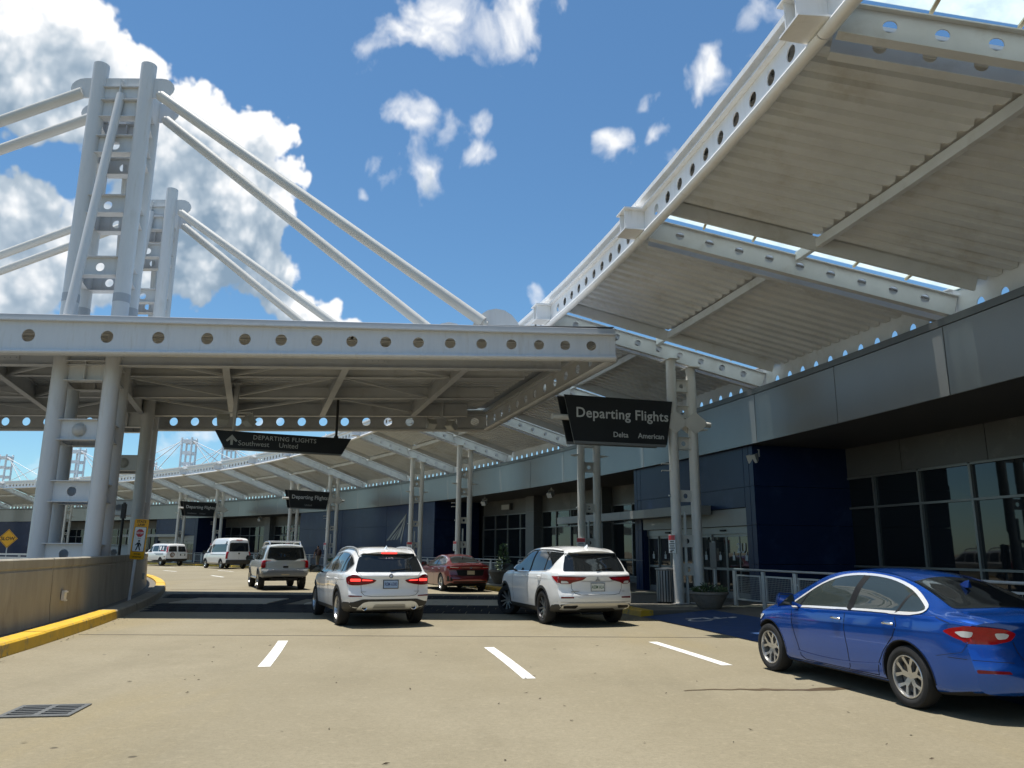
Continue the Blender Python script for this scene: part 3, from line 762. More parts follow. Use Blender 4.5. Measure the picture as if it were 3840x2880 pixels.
for base in (-37, 0, 37):
    segs = [('w', 8.44, 11.0, 3), ('c', 11.0, 11.52), ('w', 11.54, 15.86, 5), ('p', 15.54, 19.54), ('w', 19.75, 23.42, 4), ('c', 23.42, 23.9), ('w', 23.9, 27.13, 4), ('c', 27.13, 27.64), ('w', 27.64, 30.85, 4), ('b', 31.2, 42.75), ('w', 42.9, 45.7, 3)]
    for s in segs:
        a, b = s[1] + base, s[2] + base
        if b < T0 or a > T1 - 3: continue
        if s[0] == 'w': window_bay(a, b, s[3])
        elif s[0] == 'c': column(a, b)
        elif s[0] == 'p': portal(a, b, base == 0)
        elif s[0] == 'b': blue_wall(a, b)
# grey wing emblem on the blue wall
mb = MB()
def lp(u, v, t): return P(34.4 + math.degrees(u / 115.2), 115.2 - .012 - t, 2.0 + v)
for poly in ([(-2.05, 2.15), (-1.30, .0), (-1.16, .34), (-2.05, 2.15)][:3], [(-2.05, 2.15), (-1.05, .55), (-.70, .35), (-.45, .30)], [(-1.35, 1.30), (-.22, .30), (.10, .30)], [(-1.1, 1.22), (.25, .29), (.62, .28)], [(-1.6, 1.72), (.78, .27), (1.15, .26), (-2.05, 2.15)]):
    mb.prism(poly, lp, 0, .02)
mb.build('wing_emblem', 'awning_grey', term)
# soffit loudspeakers
for i, (ph_, lab) in enumerate(((15.6, 'grey loudspeaker under the soffit beside the entrance doors'), (24.2, 'grey loudspeaker under the soffit behind the second pillar pair'), (28.3, 'grey loudspeaker hanging above the wall vent box'), (38.3, 'grey loudspeaker above the long blue wall'), (31.5, 'grey loudspeaker at the near corner of the blue wall'), (47.2, 'grey loudspeaker above the far windows'))):
    s = thing('loudspeaker', lab, 'loudspeaker', P(ph_, 115.35 if ph_ < 16 else 115.9, 4.78), rad(ph_ + 25), 'loudspeakers under the soffit')
    mb = MB(); mb.tube((0, 0, 0), (0, 0, -.12), .03); mb.bar((0, -.16, -.12), (0, .16, -.12), .05, .02); mb.bar((0, -.16, -.12), (0, -.16, -.34), .02, .05, (1, 0, 0)); mb.bar((0, .16, -.12), (0, .16, -.34), .02, .05, (1, 0, 0)); mb.build('bracket', 'lamp_body', s)
    M = Matrix.Rotation(rad(-28), 3, 'Y'); mb = MB()
    pts = [(-.2, -.15, -.13), (.14, -.10, -.09), (.14, .10, -.09), (-.2, .15, -.13), (-.2, -.15, .13), (.14, -.10, .09), (.14, .10, .09), (-.2, .15, .13)]
    pts = [M @ Vector(q) + Vector((0, 0, -.32)) for q in pts]
    mb.hexa([pts[0], pts[1], pts[2], pts[3], pts[4], pts[5], pts[6], pts[7]]); mb.build('cabinet', 'lamp_body', s)
v = thing('vent_box', 'pale metal vent box on the wall above far dark windows', 'vent box', P(29.2, RW - .05, 4.35), rad(29.2))
MB().box((-.12, 0, 0), (.24, 1.1, .42)).build('housing', 'panel_grey', v); MB().box((-.245, 0, -.02), (.02, 1.0, .30)).build('front_plate', 'lamp_body', v)

# ------------------------------------------------------------------ terminal canopy
can = thing('terminal_canopy', 'white steel canopy with corrugated soffit curving along the terminal', 'canopy')
DB = 3.7
R_FR, Z_FR = 109.13, 8.40          # underside of the front edge beam
R_RE, Z_RE = 115.35, 6.42
KS = list(range(-3, 20))
def rear_phi(k): return 7.85 + DB * k
def front_phi(k): return rear_phi(k) + max(0.0, min(1.0, (8 - k) / 6.0)) * .95
def cp(phi_f, phi_r, t, dz=0.0):   # t = 0 front .. 1 rear along the sloping canopy
    return P(lerp(phi_f, phi_r, t), lerp(R_FR, R_RE, t), lerp(Z_FR, Z_RE, t) + dz)
DECK = .56                         # deck above the beam soffit line
def edge_frame(k, u):              # u = 0..1 along bay k
    return lerp(front_phi(k), front_phi(k + 1), u), lerp(rear_phi(k), rear_phi(k + 1), u)
for k in KS[:-1]:
    f0, f1 = front_phi(k), front_phi(k + 1); r0, r1 = rear_phi(k), rear_phi(k + 1)
    # front edge beam of this bay: web with holes, rounded bottom flange, gutter
    nh = 10; mb = MB(); L = f1 - f0
    def fn(u, v, w): return P(f0 + L * u, R_FR - w, Z_FR + v)
    e = .075; cell = (1 - 2 * e) / nh
    for i in range(nh):
        a, b = e + i * cell, e + (i + 1) * cell
        mb.holed(fn, a, b, .10, .62, (a + b) / 2, .355, .125, .02, 14, ru=.125 / (rad(L) * R_FR))
    for (a, b) in ((0.0005, e), (1 - e, .9995)):
        mb.hexa([fn(a, .10, -.01), fn(b, .10, -.01), fn(b, .10, .01), fn(a, .10, .01), fn(a, .62, -.01), fn(b, .62, -.01), fn(b, .62, .01), fn(a, .62, .01)])
    mb.build('edge_web', 'edge_steel', can)
    prof = []
    for i in range(12):
        a = 2 * math.pi * i / 12; prof.append((R_FR + .105 * math.cos(a), Z_FR + .05 + .068 * math.sin(a)))
    fr = [(lambda a, b, t=t: P(t, a, b)) for t in frange(f0 + .006, f1 - .006, 4)]
    MB().sweep(prof, fr).build('edge_flange', 'edge_steel', can, 40)
    MB().sweep([(R_FR - .11, Z_FR + .621), (R_FR + .11, Z_FR + .621), (R_FR + .11, Z_FR + .65), (R_FR - .11, Z_FR + .65)], fr).build('edge_flange', 'edge_steel', can)
    MB().sweep([(R_FR - .02, Z_FR + .652), (R_FR + .30, Z_FR + .652), (R_FR + .30, Z_FR + .90), (R_FR - .14, Z_FR + .90), (R_FR - .14, Z_FR + .80), (R_FR - .02, Z_FR + .78)], fr).build('gutter', 'edge_steel', can)
    # corrugated deck, front and rear sheets
    nr = 16
    g0, g1 = .45 / (rad(DB) * 112), .88 / (rad(DB) * 112)      # rafter pair at the near end, skylight at the far end of the bay
    for (t0, t1) in ((.022, .488), (.512, 1.0)):
        mb = MB(); vs = []; us = []
        for i in range(nr):
            d = (1 - g0 - g1) / nr; a = g0 + d * i
            us += [(a, 0), (a + d * .44, 0), (a + d * .54, .085), (a + d * .90, .085)]
        us.append((1 - g1, 0))
        for (u, h) in us:
            pf, pr = edge_frame(k, u)
            vs += [cp(pf, pr, t0, DECK + h), cp(pf, pr, (t0 + t1) / 2, DECK + h), cp(pf, pr, t1, DECK + h)]
        fs = []
        for i in range(len(us) - 1):
            for j in range(2): fs.append((3 * i + j, 3 * i + 3 + j, 3 * i + 4 + j, 3 * i + 1 + j))
        mb.add(vs, fs); mb.build('deck_sheet', 'deck_steel', can)
    # roof skin above the corrugation
    mb = MB(); vs = []
    for u in (g0, .5, 1 - g1):
        pf, pr = edge_frame(k, u); vs += [cp(pf, pr, .0, DECK + .12), cp(pf, pr, 1.0, DECK + .12)]
    mb.add(vs, [(0, 2, 3, 1), (2, 4, 5, 3)]); mb.build('roof_sheet', 'edge_steel', can)
    # mid purlin
    pr_ = [edge_frame(k, u) for u in frange(g0 * .3, 1 - g1 * .2, 4)]
    MB().sweep([(-.055, -.20), (.055, -.20), (.055, -.012), (-.055, -.012)], [(lambda a, b, q=q: P(lerp(q[0], q[1], .5), lerp(R_FR, R_RE, .5) + a, lerp(Z_FR, Z_RE, .5) + DECK + b)) for q in pr_]).build('purlin', 'deck_steel', can)
    # rear edge beam with daylight holes
    nh = 11; L = r1 - r0; mb = MB(); e = .05; cell = (1 - 2 * e) / nh
    def fr2(u, v, w): return P(r0 + L * u, R_RE + .03 + w, Z_RE + v)
    for i in range(nh):
        a, b = e + i * cell, e + (i + 1) * cell
        mb.holed(fr2, a, b, -.22, .68, (a + b) / 2, .165, .13, .02, 14, ru=.105 / (rad(L) * R_RE))
    for (a, b) in ((0.0005, e), (1 - e, .9995)):
        mb.hexa([fr2(a, -.22, -.01), fr2(b, -.22, -.01), fr2(b, -.22, .01), fr2(a, -.22, .01), fr2(a, .68, -.01), fr2(b, .68, -.01), fr2(b, .68, .01), fr2(a, .68, .01)])
    mb.build('rear_web', 'deck_steel', can)
    fr = [(lambda a, b, t=t: P(t, a, b)) for t in frange(r0 + .006, r1 - .006, 4)]
    MB().sweep([(R_RE - .06, Z_RE + .681), (R_RE + .14, Z_RE + .681), (R_RE + .14, Z_RE + .71), (R_RE - .06, Z_RE + .71)], fr).build('rear_flange', 'deck_steel', can)
    MB().sweep([(R_RE - .10, Z_RE - .25), (R_RE + .14, Z_RE - .25), (R_RE + .14, Z_RE - .221), (R_RE - .10, Z_RE - .221)], fr).build('rear_flange', 'deck_steel', can)
for k in KS:
    pf, pr = front_phi(k), rear_phi(k)
    A, B = cp(pf, pr, .02), cp(pf, pr, .985)
    U = (B - A); Lb = U.length; U.normalize(); S = U.cross(Vector((0, 0, 1))).normalized(); V = S.cross(U)
    for s in (-1, 1):                # twin perforated I-beams
        mb = MB(); o = A + S * (-.11 + .22 * s); nh = 9; e = .30; cell = (Lb - 2 * e) / nh
        def fb(u, v, w): return o + U * u + V * v + S * w
        for i in range(nh):
            a, b = e + i * cell, e + (i + 1) * cell
            mb.holed(fb, a, b, .02, .45, (a + b) / 2, .25, .095, .016, 12)
        for (a, b) in ((0, e), (Lb - e, Lb)):
            mb.hexa([fb(a, .02, -.008), fb(b, .02, -.008), fb(b, .02, .008), fb(a, .02, .008), fb(a, .45, -.008), fb(b, .45, -.008), fb(b, .45, .008), fb(a, .45, .008)])
        for v0 in (0.0, .451):
            mb.hexa([fb(0, v0, -.085), fb(Lb, v0, -.085), fb(Lb, v0, .085), fb(0, v0, .085), fb(0, v0 + .019, -.085), fb(Lb, v0 + .019, -.085), fb(Lb, v0 + .019, .085), fb(0, v0 + .019, .085)])
        mb.build('rafter', 'under_steel', can)
    # deck edge channels each side of the skylight
    for s in (-.43, .86):
        a = A + S * s + V * (DECK - .13); b = B + S * s + V * (DECK - .13)
        MB().bar(a + V * .06, b + V * .06, .07, .30, V).build('edge_channel', 'deck_steel', can)
    # skylight panes and bars
    npn = 6
    for i in range(npn):
        a, b = lerp(.02, .985, i / npn), lerp(.02, .985, (i + 1) / npn)
        a3, b3 = cp(pf, pr, a + .003), cp(pf, pr, b - .003); h = V * (DECK + .03)
        mb = MB(); q = S * .36; h = h + S * .48
        mb.hexa([a3 - q + h, a3 + q + h, b3 + q + h, b3 - q + h, a3 - q + h + V * .008, a3 + q + h + V * .008, b3 + q + h + V * .008, b3 - q + h + V * .008])
        mb.build('skylight_pane', 'skylight_glass', can)
        if i:
            c3 = cp(pf, pr, a) + V * (DECK + .005); MB().bar(c3 + S * .12, c3 + S * .84, .05, .05, V).build('skylight_bar', 'skylight_bar', can)
    # bracket stub standing out of the front edge
    er_, et_ = er(pf), et(pf); mb = MB(); c = P(pf, R_FR - .012, Z_FR)
    def bk(a, b, z): return c - er_ * a + et_ * b + Vector((0, 0, z))
    for z0 in (.11, .60):
        mb.hexa([bk(0, -.30, z0), bk(.50, -.26, z0), bk(.50, .26, z0), bk(0, .30, z0), bk(0, -.30, z0 + .03), bk(.50, -.26, z0 + .03), bk(.50, .26, z0 + .03), bk(0, .30, z0 + .03)])
    for y in (-.14, .14):
        mb.hexa([bk(0, y - .012, .141), bk(.46, y - .012, .141), bk(.46, y + .012, .141), bk(0, y + .012, .141), bk(0, y - .012, .599), bk(.46, y - .012, .599), bk(.46, y + .012, .599), bk(0, y + .012, .599)])
    mb.hexa([bk(.22, -.127, .141), bk(.25, -.127, .141), bk(.25, .127, .141), bk(.22, .127, .141), bk(.22, -.127, .599), bk(.25, -.127, .599), bk(.25, .127, .599), bk(.22, .127, .599)])
    mb.build('edge_bracket', 'edge_steel', can)
    mb = MB(); c2 = P(pf, R_FR + .12, Z_FR + .90); mb.bar(c2 - et_ * .15, c2 + et_ * .15, .3, .02); mb.tube(c2, c2 + Vector((0, 0, .16)), .05); mb.tube(c2 + et_ * .12, c2 + et_ * .12 + Vector((0, 0, .3)), .012)
    mb.build('roof_anchor', 'edge_steel', can, 30)

# pillar pairs under two of every three rafters
PILLARS = {2: 'near the blue ramp', 3: '', 5: '', 6: '', 8: '', 9: '', 11: '', 12: '', 14: '', 15: '', 17: ''}
PLAB = {2: 'nearest pale twin-tube pillar carrying the big Departing Flights sign, beside the planter',
        3: 'second pale twin-tube pillar, behind the big Departing Flights sign and the right white SUV',
        5: 'third pale twin-tube pillar, right behind the dark red sedan',
        6: 'fourth pale twin-tube pillar, in front of the grey wing emblem on the blue wall',
        8: 'fifth pale twin-tube pillar, right of the United-only sign board, near the walking person',
        9: 'sixth pale twin-tube pillar, behind the silver SUV and the United-only sign board',
        11: 'seventh pale twin-tube pillar, holding the leftmost Departing Flights board above the white vans',
        12: 'eighth pale twin-tube pillar, behind the leftmost Departing Flights board',
        14: 'ninth pale twin-tube pillar, seen beside the tall mast legs at left', 15: 'tenth pale twin-tube pillar, seen between the tall mast legs', 17: 'farthest pale twin-tube pillar at the left edge'}
def zcan(r): return lerp(Z_FR, Z_RE, (r - R_FR) / (R_RE - R_FR))
for k in PILLARS:
    ph_ = rear_phi(k) + (front_phi(k) - rear_phi(k)) * .35
    t = thing('canopy_pillar', PLAB[k], 'pillar', P(ph_, 112.6, .15), rad(ph_), 'twin-tube pillars of the terminal canopy')
    for x in (0.0, .66):              # local x is radial, outwards
        ztop = zcan(112.6 + x) - .15 - .01
        mb = MB(); mb.tube((x, 0, 0), (x, 0, ztop), .145, 20); mb.build('tube', 'pillar_steel', t, 40)
        mb = MB(); mb.box((x, 0, .012), (.40, .40, .022)); mb.build('base_plate', 'pillar_steel', t)
        mb = MB(); mb.box((x, 0, ztop + .0), (.36, .62, .018)); mb.build('cap_plate', 'pillar_steel', t)
    for z in (.95, 1.75, 3.05, 4.6, 5.55, 6.35):
        mb = MB()
        def fp(u, v, w): return Vector((u, w, v))
        mb.holed(fp, .13, .53, z - .17, z + .17, .33, z, .075, .02, 12)
        if z > 4: 
            for zz in (z - .18, z + .18): mb.box((.33, 0, zz), (.42, .18, .014))
        mb.build('tie_plate', 'pillar_steel', t)
    mb = MB(); mb.path([(.33, .10, .0), (.33, .10, 2.6)], .045); mb.build('conduit', 'rail_steel', t, 40)
    for z in (3.75, 3.95) if k in (2, 5, 8, 11) else ():
        mb = MB(); mb.path([(-.14, 0, z + .03), (-.40, 0, z + .03), (-.42, 0, z)], .018); mb.build('sign_arm', 'pillar_steel', t, 40)
    mb = MB(); mb.lathe([(0, .03), (.03, .025), (.035, 0), (.03, -.025), (0, -.03)], 10, Matrix.Translation((-.19, 0, 3.05)))
    mb.tube((-.14, 0, 3.05), (-.17, 0, 3.05), .012); mb.build('camera_stub', 'rail_steel', t, 40)
    # slim lamp arms across the pair
    for (x, L_) in ((-.15, -.28), (.80, .38)):
        mb = MB(); prof = [(0, -.02), (L_ * .3, -.05), (L_, 0), (L_ * .3, .03), (0, .03)]
        mb.prism(prof, lambda u, v, q, x=x: Vector((x + u, q, 5.05 + v)), -.07, .07); mb.build('lamp_arm', 'pillar_steel', t)
    # red and white notice strapped to the front tube
    face = -1
    s = thing('parking_notice', 'small red and white notice strapped to the ' + ['nearest', 'second', 'third', 'fourth', 'fifth', 'sixth', 'seventh', 'eighth', 'ninth', 'tenth', 'farthest'][list(PILLARS).index(k)] + ' canopy pillar', 'notice', P(ph_, 112.44, 1.82), rad(ph_), 'red and white notices on the pillars')
    s.rotation_euler = (0, 0, rad(ph_ + (55 if k in (3, 6, 9, 12) else 8)))
    if k in (3, 6, 9, 12): s.location = P(ph_, 112.6, 1.82) - Vector((math.cos(rad(ph_ + 55)), math.sin(rad(ph_ + 55)), 0)) * .155
    MB().box((0, 0, 0), (.012, .34, .52)).build('plate', 'sign_white', s)
    MB().box((-.008, 0, .175), (.006, .31, .14)).build('header', 'sign_red', s)
    mb = MB()
    for i, w in enumerate((.2, .26, .22, .26, .18)): mb.box((-.008, 0, .06 - i * .06), (.005, w, .028))
    mb.box((-.008, .05, -.225), (.005, .12, .04)); mb.build('lines', 'ink_black', s)
    mb = MB()
    for z in (-.2, .2): mb.lathe([(.148, z - .012), (.153, z - .012), (.153, z + .012), (.148, z + .012)], 20, Matrix.Translation((.155, 0, 0)))
    mb.build('strap', 'trim_black', s)

# ------------------------------------------------------------------ canopy over the roadway
rc = thing('roadway_canopy', 'white steel canopy spanning the roadway with round holes in its edge beam', 'canopy')
NR, NL = Vector((2.68, 19.36, 6.40)), Vector((-30, 18.78, 6.40))
FR, FL = Vector((-1.0, 29.9, 6.15)), Vector((-33.5, 31.1, 6.15))
def Q(s, t, dz=0.0): return NR.lerp(NL, s).lerp(FR.lerp(FL, s), t) + Vector((0, 0, dz))
def flange_prof(rx, rz): return [(rx * math.cos(2 * math.pi * i / 12), rz * math.sin(2 * math.pi * i / 12)) for i in range(12)]
def hole_beam(p, q, hfun, rfun, xs, out, name, m):
    """perforated edge beam from p to q; xs = hole positions along it"""
    p, q = Vector(p), Vector(q); d = q - p; L = d.length; d.normalize(); o = Vector(out).normalized()
    def fn(u, v, w): return p + d * u + o * w + Vector((0, 0, v))
    mb = MB(); b0 = .13
    cuts = [0.0] + [(xs[i] + xs[i + 1]) / 2 for i in range(len(xs) - 1)] + [L]
    for i, x in enumerate(xs):
        a, b = cuts[i], cuts[i + 1]; h = hfun(x / L); h0, h1 = hfun(a / L), hfun(b / L); r = rfun(x / L)
        lim = min(x - a, b - x, r * 2.2)
        def fc(u, v, w, a=a, b=b, h0=h0, h1=h1):      # follow the taper
            hh = lerp(h0, h1, (u - a) / max(1e-6, b - a)); hm = hfun(((a + b) / 2) / L)
            return fn(u, b0 + (v - b0) * hh / hm if v > b0 else v, w)
        hm = hfun(((a + b) / 2) / L)
        mb.holed(fc, a, b, b0, b0 + hm, x, b0 + hm * .5, r, .025, 20)
    w = mb.build(name, m, rc)
    nf = 8
    fr = [(lambda a, b, u=u: fn(u, .07 + b, a)) for u in frange(0, L, nf)]
    MB().sweep(flange_prof(.15, .075), fr).build('edge_flange', m, rc, 40)
    def top(u): return b0 + hfun(u / L)
    fr = [(lambda a, b, u=u: fn(u, top(u) + b, a)) for u in frange(0, L, nf)]
    MB().sweep([(-.14, .001), (.14, .001), (.14, .032), (-.14, .032)], fr).build('edge_flange', m, rc)
    MB().sweep([(-.20, .033), (.06, .033), (.06, .175), (.045, .185), (-.20, .185)], fr).build('gutter', 'gutter_grey', rc)
    return w
# near edge: beam tapers towards its tip
dN = (NL - NR); LN = dN.length
xs = [(1330 - x) * .01192 + .02 for x in (1279, 1222, 1165, 1105, 1040, 972, 903, 832, 759, 683, 606, 528, 447, 342, 232, 64)]
while xs[-1] < LN - 2.4: xs.append(xs[-1] + 1.35)
taper = lambda u: .55 + .23 * min(1, u * LN / 15.5)
hole_beam(NR, NL, taper, lambda u: .125 + .045 * min(1, u * LN / 15.5), xs, (0, -1, 0), 'edge_web', 'white_steel')
LF = (FL - FR).length
hole_beam(FR, FL, lambda u: .50, lambda u: .165, [.45 + .86 * i for i in range(int(LF / .86))], (0, 1, 0), 'edge_web', 'under_steel')
LR = (FR - NR).length
hole_beam(NR + (FR - NR).normalized() * .16, FR - (FR - NR).normalized() * .16, lambda u: .5, lambda u: .14, [.5 + .86 * i for i in range(int((LR - .4) / .86))], (FR - NR).cross(Vector((0, 0, 1))), 'edge_web', 'under_steel')
# bolted splice plates on the long beams
dNn = dN.normalized()
for u in (6.0, 13.3, 16.0):
    p = Q(u / LN, .115, .45) + Vector((0, -.03, 0)); sp_ = MB().box(p, (.62, .016, .5)).build('splice_plate', 'under_steel', rc)
    mb = MB()
    for i in range(4):
        for j in range(5): mb.tube(p + Vector((-.24 + .16 * i, -.008, -.18 + .09 * j)), p + Vector((-.24 + .16 * i, -.024, -.18 + .09 * j)), .016, 6)
    o = mb.build('bolts', 'gutter_grey', sp_); o['kind'] = 'stuff'
# deck: corrugated sheets between the cross beams, ribs along the road's width
DKZ = .86
SX = [0.012, .10, .205, .31, .415, .52, .625, .73, .835, .94, .995]
for i in range(len(SX) - 1):
    a, b = SX[i] + .001, SX[i + 1] - .001; mb = MB(); us = []; nr = 34
    for j in range(nr):
        t = .015 + .97 * j / nr; d = .97 / nr; us += [(t, 0), (t + d * .42, 0), (t + d * .52, .05), (t + d * .90, .05)]
    us.append((.985, 0)); vs = []
    for t, h in us: vs += [Q(a, t, DKZ + h), Q(b, t, DKZ + h)]
    mb.add(vs, [(2 * k, 2 * k + 1, 2 * k + 3, 2 * k + 2) for k in range(len(us) - 1)]); mb.build('deck_sheet', 'under_steel', rc)
mb = MB(); mb.add([Q(0, .0, DKZ + .075), Q(1, .0, DKZ + .075), Q(1, 1, DKZ + .075), Q(0, 1, DKZ + .075)], [(0, 1, 2, 3)]); mb.build('roof_sheet', 'gutter_grey', rc)
def ibeam(p, q, h, w, m='under_steel', name='girder', tf=.02):
    p, q = Vector(p), Vector(q); up = Vector((0, 0, 1)); mb = MB()
    mb.bar(p + up * h / 2, q + up * h / 2, .016, h - 2 * tf); mb.bar(p + up * (tf / 2 - .001), q + up * (tf / 2 - .001), w, tf); mb.bar(p + up * (h - tf / 2 + .001), q + up * (h - tf / 2 + .001), w, tf)
    return mb.build(name, m, rc)
ibeam(Q(.028, .115, .06), Q(.99, .115, .06), .79, .26)
ibeam(Q(.034, .885, .36), Q(.99, .885, .36), .49, .26)
ibeam(Q(.03, .36, .45), Q(.99, .36, .45), .40, .2)
ibeam(Q(.03, .63, .45), Q(.99, .63, .45), .40, .2)
for i, s in enumerate(SX[1:-1]):
    ibeam(Q(s, .13, .30), Q(s, .87, .30), .54, .2, name='cross_beam')
for i in range(len(SX) - 2):
    for (t0, t1) in ((.14, .36), (.36, .63), (.63, .86)):
        s0, s1 = SX[i + 1], SX[i + 2] if i + 2 < len(SX) - 1 else SX[i]
        for (a, b) in (((s0, t0), (s1, t1)),) if i % 2 else (((s1, t0), (s0, t1)),):
            mb = MB(); mb.bar(Q(a[0], a[1], .50), Q(b[0], b[1], .50), .07, .07); mb.build('brace', 'under_steel', rc)

# ------------------------------------------------------------------ masts
def mast(loc, label, left_len, right_end):
    t = thing('cable_stay_mast', label, 'mast', loc, 0, 'four-legged masts of the roadway canopy')
    W = 1.41; B = Vector((-.42, 1.33, 0)); H = 15.62
    feet = [Vector((0, 0, 0)), Vector((W, 0, 0)), B, B + Vector((W, 0, 0))]
    for i, f in enumerate(feet):
        mb = MB(); mb.tube(f, f + Vector((0, 0, H)), .215, 24); mb.build('leg_tube', 'white_steel', t, 40)
        mb = MB()
        for z in (8.35,): mb.lathe([(.215, z - .12), (.222, z - .12), (.222, z + .12), (.215, z + .12)], 24, Matrix.Translation(f))
        mb.build('collar', 'gutter_grey', t, 40)
    for z in (13.0, 11.14, 9.28, 6.28, 4.67, 3.04, 1.43, 14.15):
        for b in (feet[0], B):
            mb = MB()
            def fn(u, v, w): return b + Vector((u, w, v))
            h = .26
            if z in (14.15, 6.28):
                mb.box(b + Vector((W / 2, 0, z)), (W - .38, .02, 2 * h)); MB().box(b + Vector((W / 2, -.07, z)), (.02, .12, 2 * h)).build('stiffener', 'white_steel', t)
            else: mb.holed(fn, .19, W - .19, z - h, z + h, W / 2, z, .125, .022, 20)
            for zz in (z - h - .009, z + h + .009): mb.box(b + Vector((W / 2, 0, zz)), (W - .36, .30, .022))
            mb.build('tie_plate', 'white_steel', t)
        for f in (feet[0], feet[1]):
            mb = MB(); p, q = f + B * .14, f + B * .86
            mb.bar(p + Vector((0, 0, z)), q + Vector((0, 0, z)), .02, .44)
            for zz in (-.24, .24): mb.bar(p + Vector((0, 0, z + zz)), q + Vector((0, 0, z + zz)), .22, .022)
            mb.build('side_plate', 'white_steel', t)
    for z in (4.67,):
        mb = MB(); mb.lathe([(0, .16), (.10, .14), (.16, .07), (.18, 0), (.20, 0), (.20, -.03)], 20, Matrix.Translation((W / 2, -.02, z)) @ Matrix.Rotation(rad(90), 4, 'X')); mb.build('dome_lamp', 'lamp_body', t, 40)
    # crosshead: two stadium plates with a box between
    for b in (Vector((0, -.0, 0)), B):
        pl = []
        for i in range(9): a = math.pi / 2 - math.pi * i / 8; pl.append((W + .42 + .40 * math.cos(a), .32 * math.sin(a)))
        for i in range(9): a = -math.pi / 2 - math.pi * i / 8; pl.append((-.42 + .40 * math.cos(a), .32 * math.sin(a)))
        mb = MB(); mb.prism(pl, lambda u, v, w, b=b: b + Vector((u, w, 14.86 + v)), -.02, .02); mb.build('crosshead', 'white_steel', t)
    for y in (feet[0], B):
        mb = MB(); mb.box(y + Vector((W / 2, 0, 14.86)), (W - .38, .24, .03)); mb.build('crosshead_flange', 'white_steel', t)
    # stays to the right and to the left, front and rear pair
    rx, rz = right_end
    for j, b in enumerate((Vector((0, 0, 0)), B)):
        a = b + Vector((W + .45, 0, 14.62)); e = b + Vector((rx - (0 if j == 0 else 1.0), 0, rz))
        mb = MB(); mb.tube(a, e, .155, 16); 
        d = (e - a).normalized(); mb.tube(a - d * .10, a, .09, 12); mb.tube(e, e + d * .12, .09, 12); mb.build('stay', 'stay_steel', t, 40)
        a = b + Vector((-.45, 0, 14.72)); e = b + Vector((-left_len, 0, 7.6)); mb = MB(); mb.tube(a, e, .155, 16); mb.build('stay', 'stay_steel', t, 40)
        for xx, zz in ((rx + .35 - (0 if j == 0 else 1.0), 7.25), (-left_len - .35, 7.25)):
            pl = [(xx - .75, 0)] + [(xx + .75 * math.cos(a_), .95 * math.sin(a_)) for a_ in frange(math.pi, 0, 10)] + [(xx + .75, 0)]
            mb = MB(); mb.prism(pl[1:-1], lambda u, v, w, b=b, zz=zz: b + Vector((u, w + .2, zz + v)), -.02, .02); mb.build('gusset_disc', 'white_steel', t)
    # struts down to the canopy's two long edges
    for y0, y1, zt in ((-.05, -1.0, 14.62), (1.40, 2.2, 14.62)):
        xm = W / 2 if y0 < 0 else W / 2 - .42
        mb = MB(); mb.tube((xm, y0, zt), (xm - .12, y1, 7.55), .12, 14); mb.build('strut', 'white_steel', t, 40)
        mb = MB(); mb.bar((xm, y0, zt - .1), (xm, y0 + .02, zt + .45), .03, .22); mb.build('strut_lug', 'white_steel', t)
    return t
mast((-12.26, 20.40, 0), 'near white four-legged mast rising through the roadway canopy at left', 17.5, (11.45, 7.75))
mast((-15.05, 28.50, 0), 'farther white four-legged mast standing behind the nearer one', 17.5, (11.45, 7.75))

# ------------------------------------------------------------------ far masts beyond the terminal
def far_mast(loc, label, rz, twin=True, H=17.0):
    t = thing('distant_mast', label, 'mast', loc, rz, 'distant masts behind the terminal roof')
    for x in (-.75, .75):
        for y in (0, 1.2):
            mb = MB(); mb.tube((x, y, 0), (x, y, H), .15, 12); mb.build('leg_tube', 'edge_steel', t, 40)
    for z in frange(8.5, H - .6, 5):
        mb = MB(); mb.box((0, 0, z), (1.1, .03, .5)); mb.box((0, 1.2, z), (1.1, .03, .5)); mb.build('tie_plate', 'edge_steel', t)
    mb = MB(); mb.box((0, .6, H - .45), (1.9, 1.3, .35)); mb.build('crosshead', 'edge_steel', t)
    for (x, y, z, r) in ((13, 0, 7.6, .07), (8, .6, 7.6, .06), (-13, 0, 7.6, .07), (-9, .8, 7.6, .06), (-21, .4, 8.2, .05), (20, 0, 8.2, .05)):
        s = 1 if x > 0 else -1
        mb = MB(); mb.tube((s * .9, y * .5, H - .5), (x, y, z), r, 8); mb.build('cable', 'edge_steel', t, 40)
for i, (x, y, lab, rz) in enumerate(((-46.1, 108.7, 'distant white mast with fanned cables, left of the hanging sign', -.15), (-43.2, 116.5, 'distant white mast half hidden by the hanging sign', -.2),
        (-69.0, 121.6, 'distant white mast framed by the near mast legs', -.2), (-86.6, 131, 'distant white mast at the far left edge', -.3), (-66.0, 140, 'distant white mast just right of the near mast legs', -.2), (-20, 112, 'distant white mast hidden behind the hanging sign end', -.1))):
    far_mast((x, y, 0), lab, rz)

# ------------------------------------------------------------------ overhead signs
def board(t, M, poly, thick, m='sign_black', name='board'):
    mb = MB(); mb.prism(poly, lambda u, v, w: M @ Vector((u, v, w)), -thick, 0); return mb.build(name, m, t)
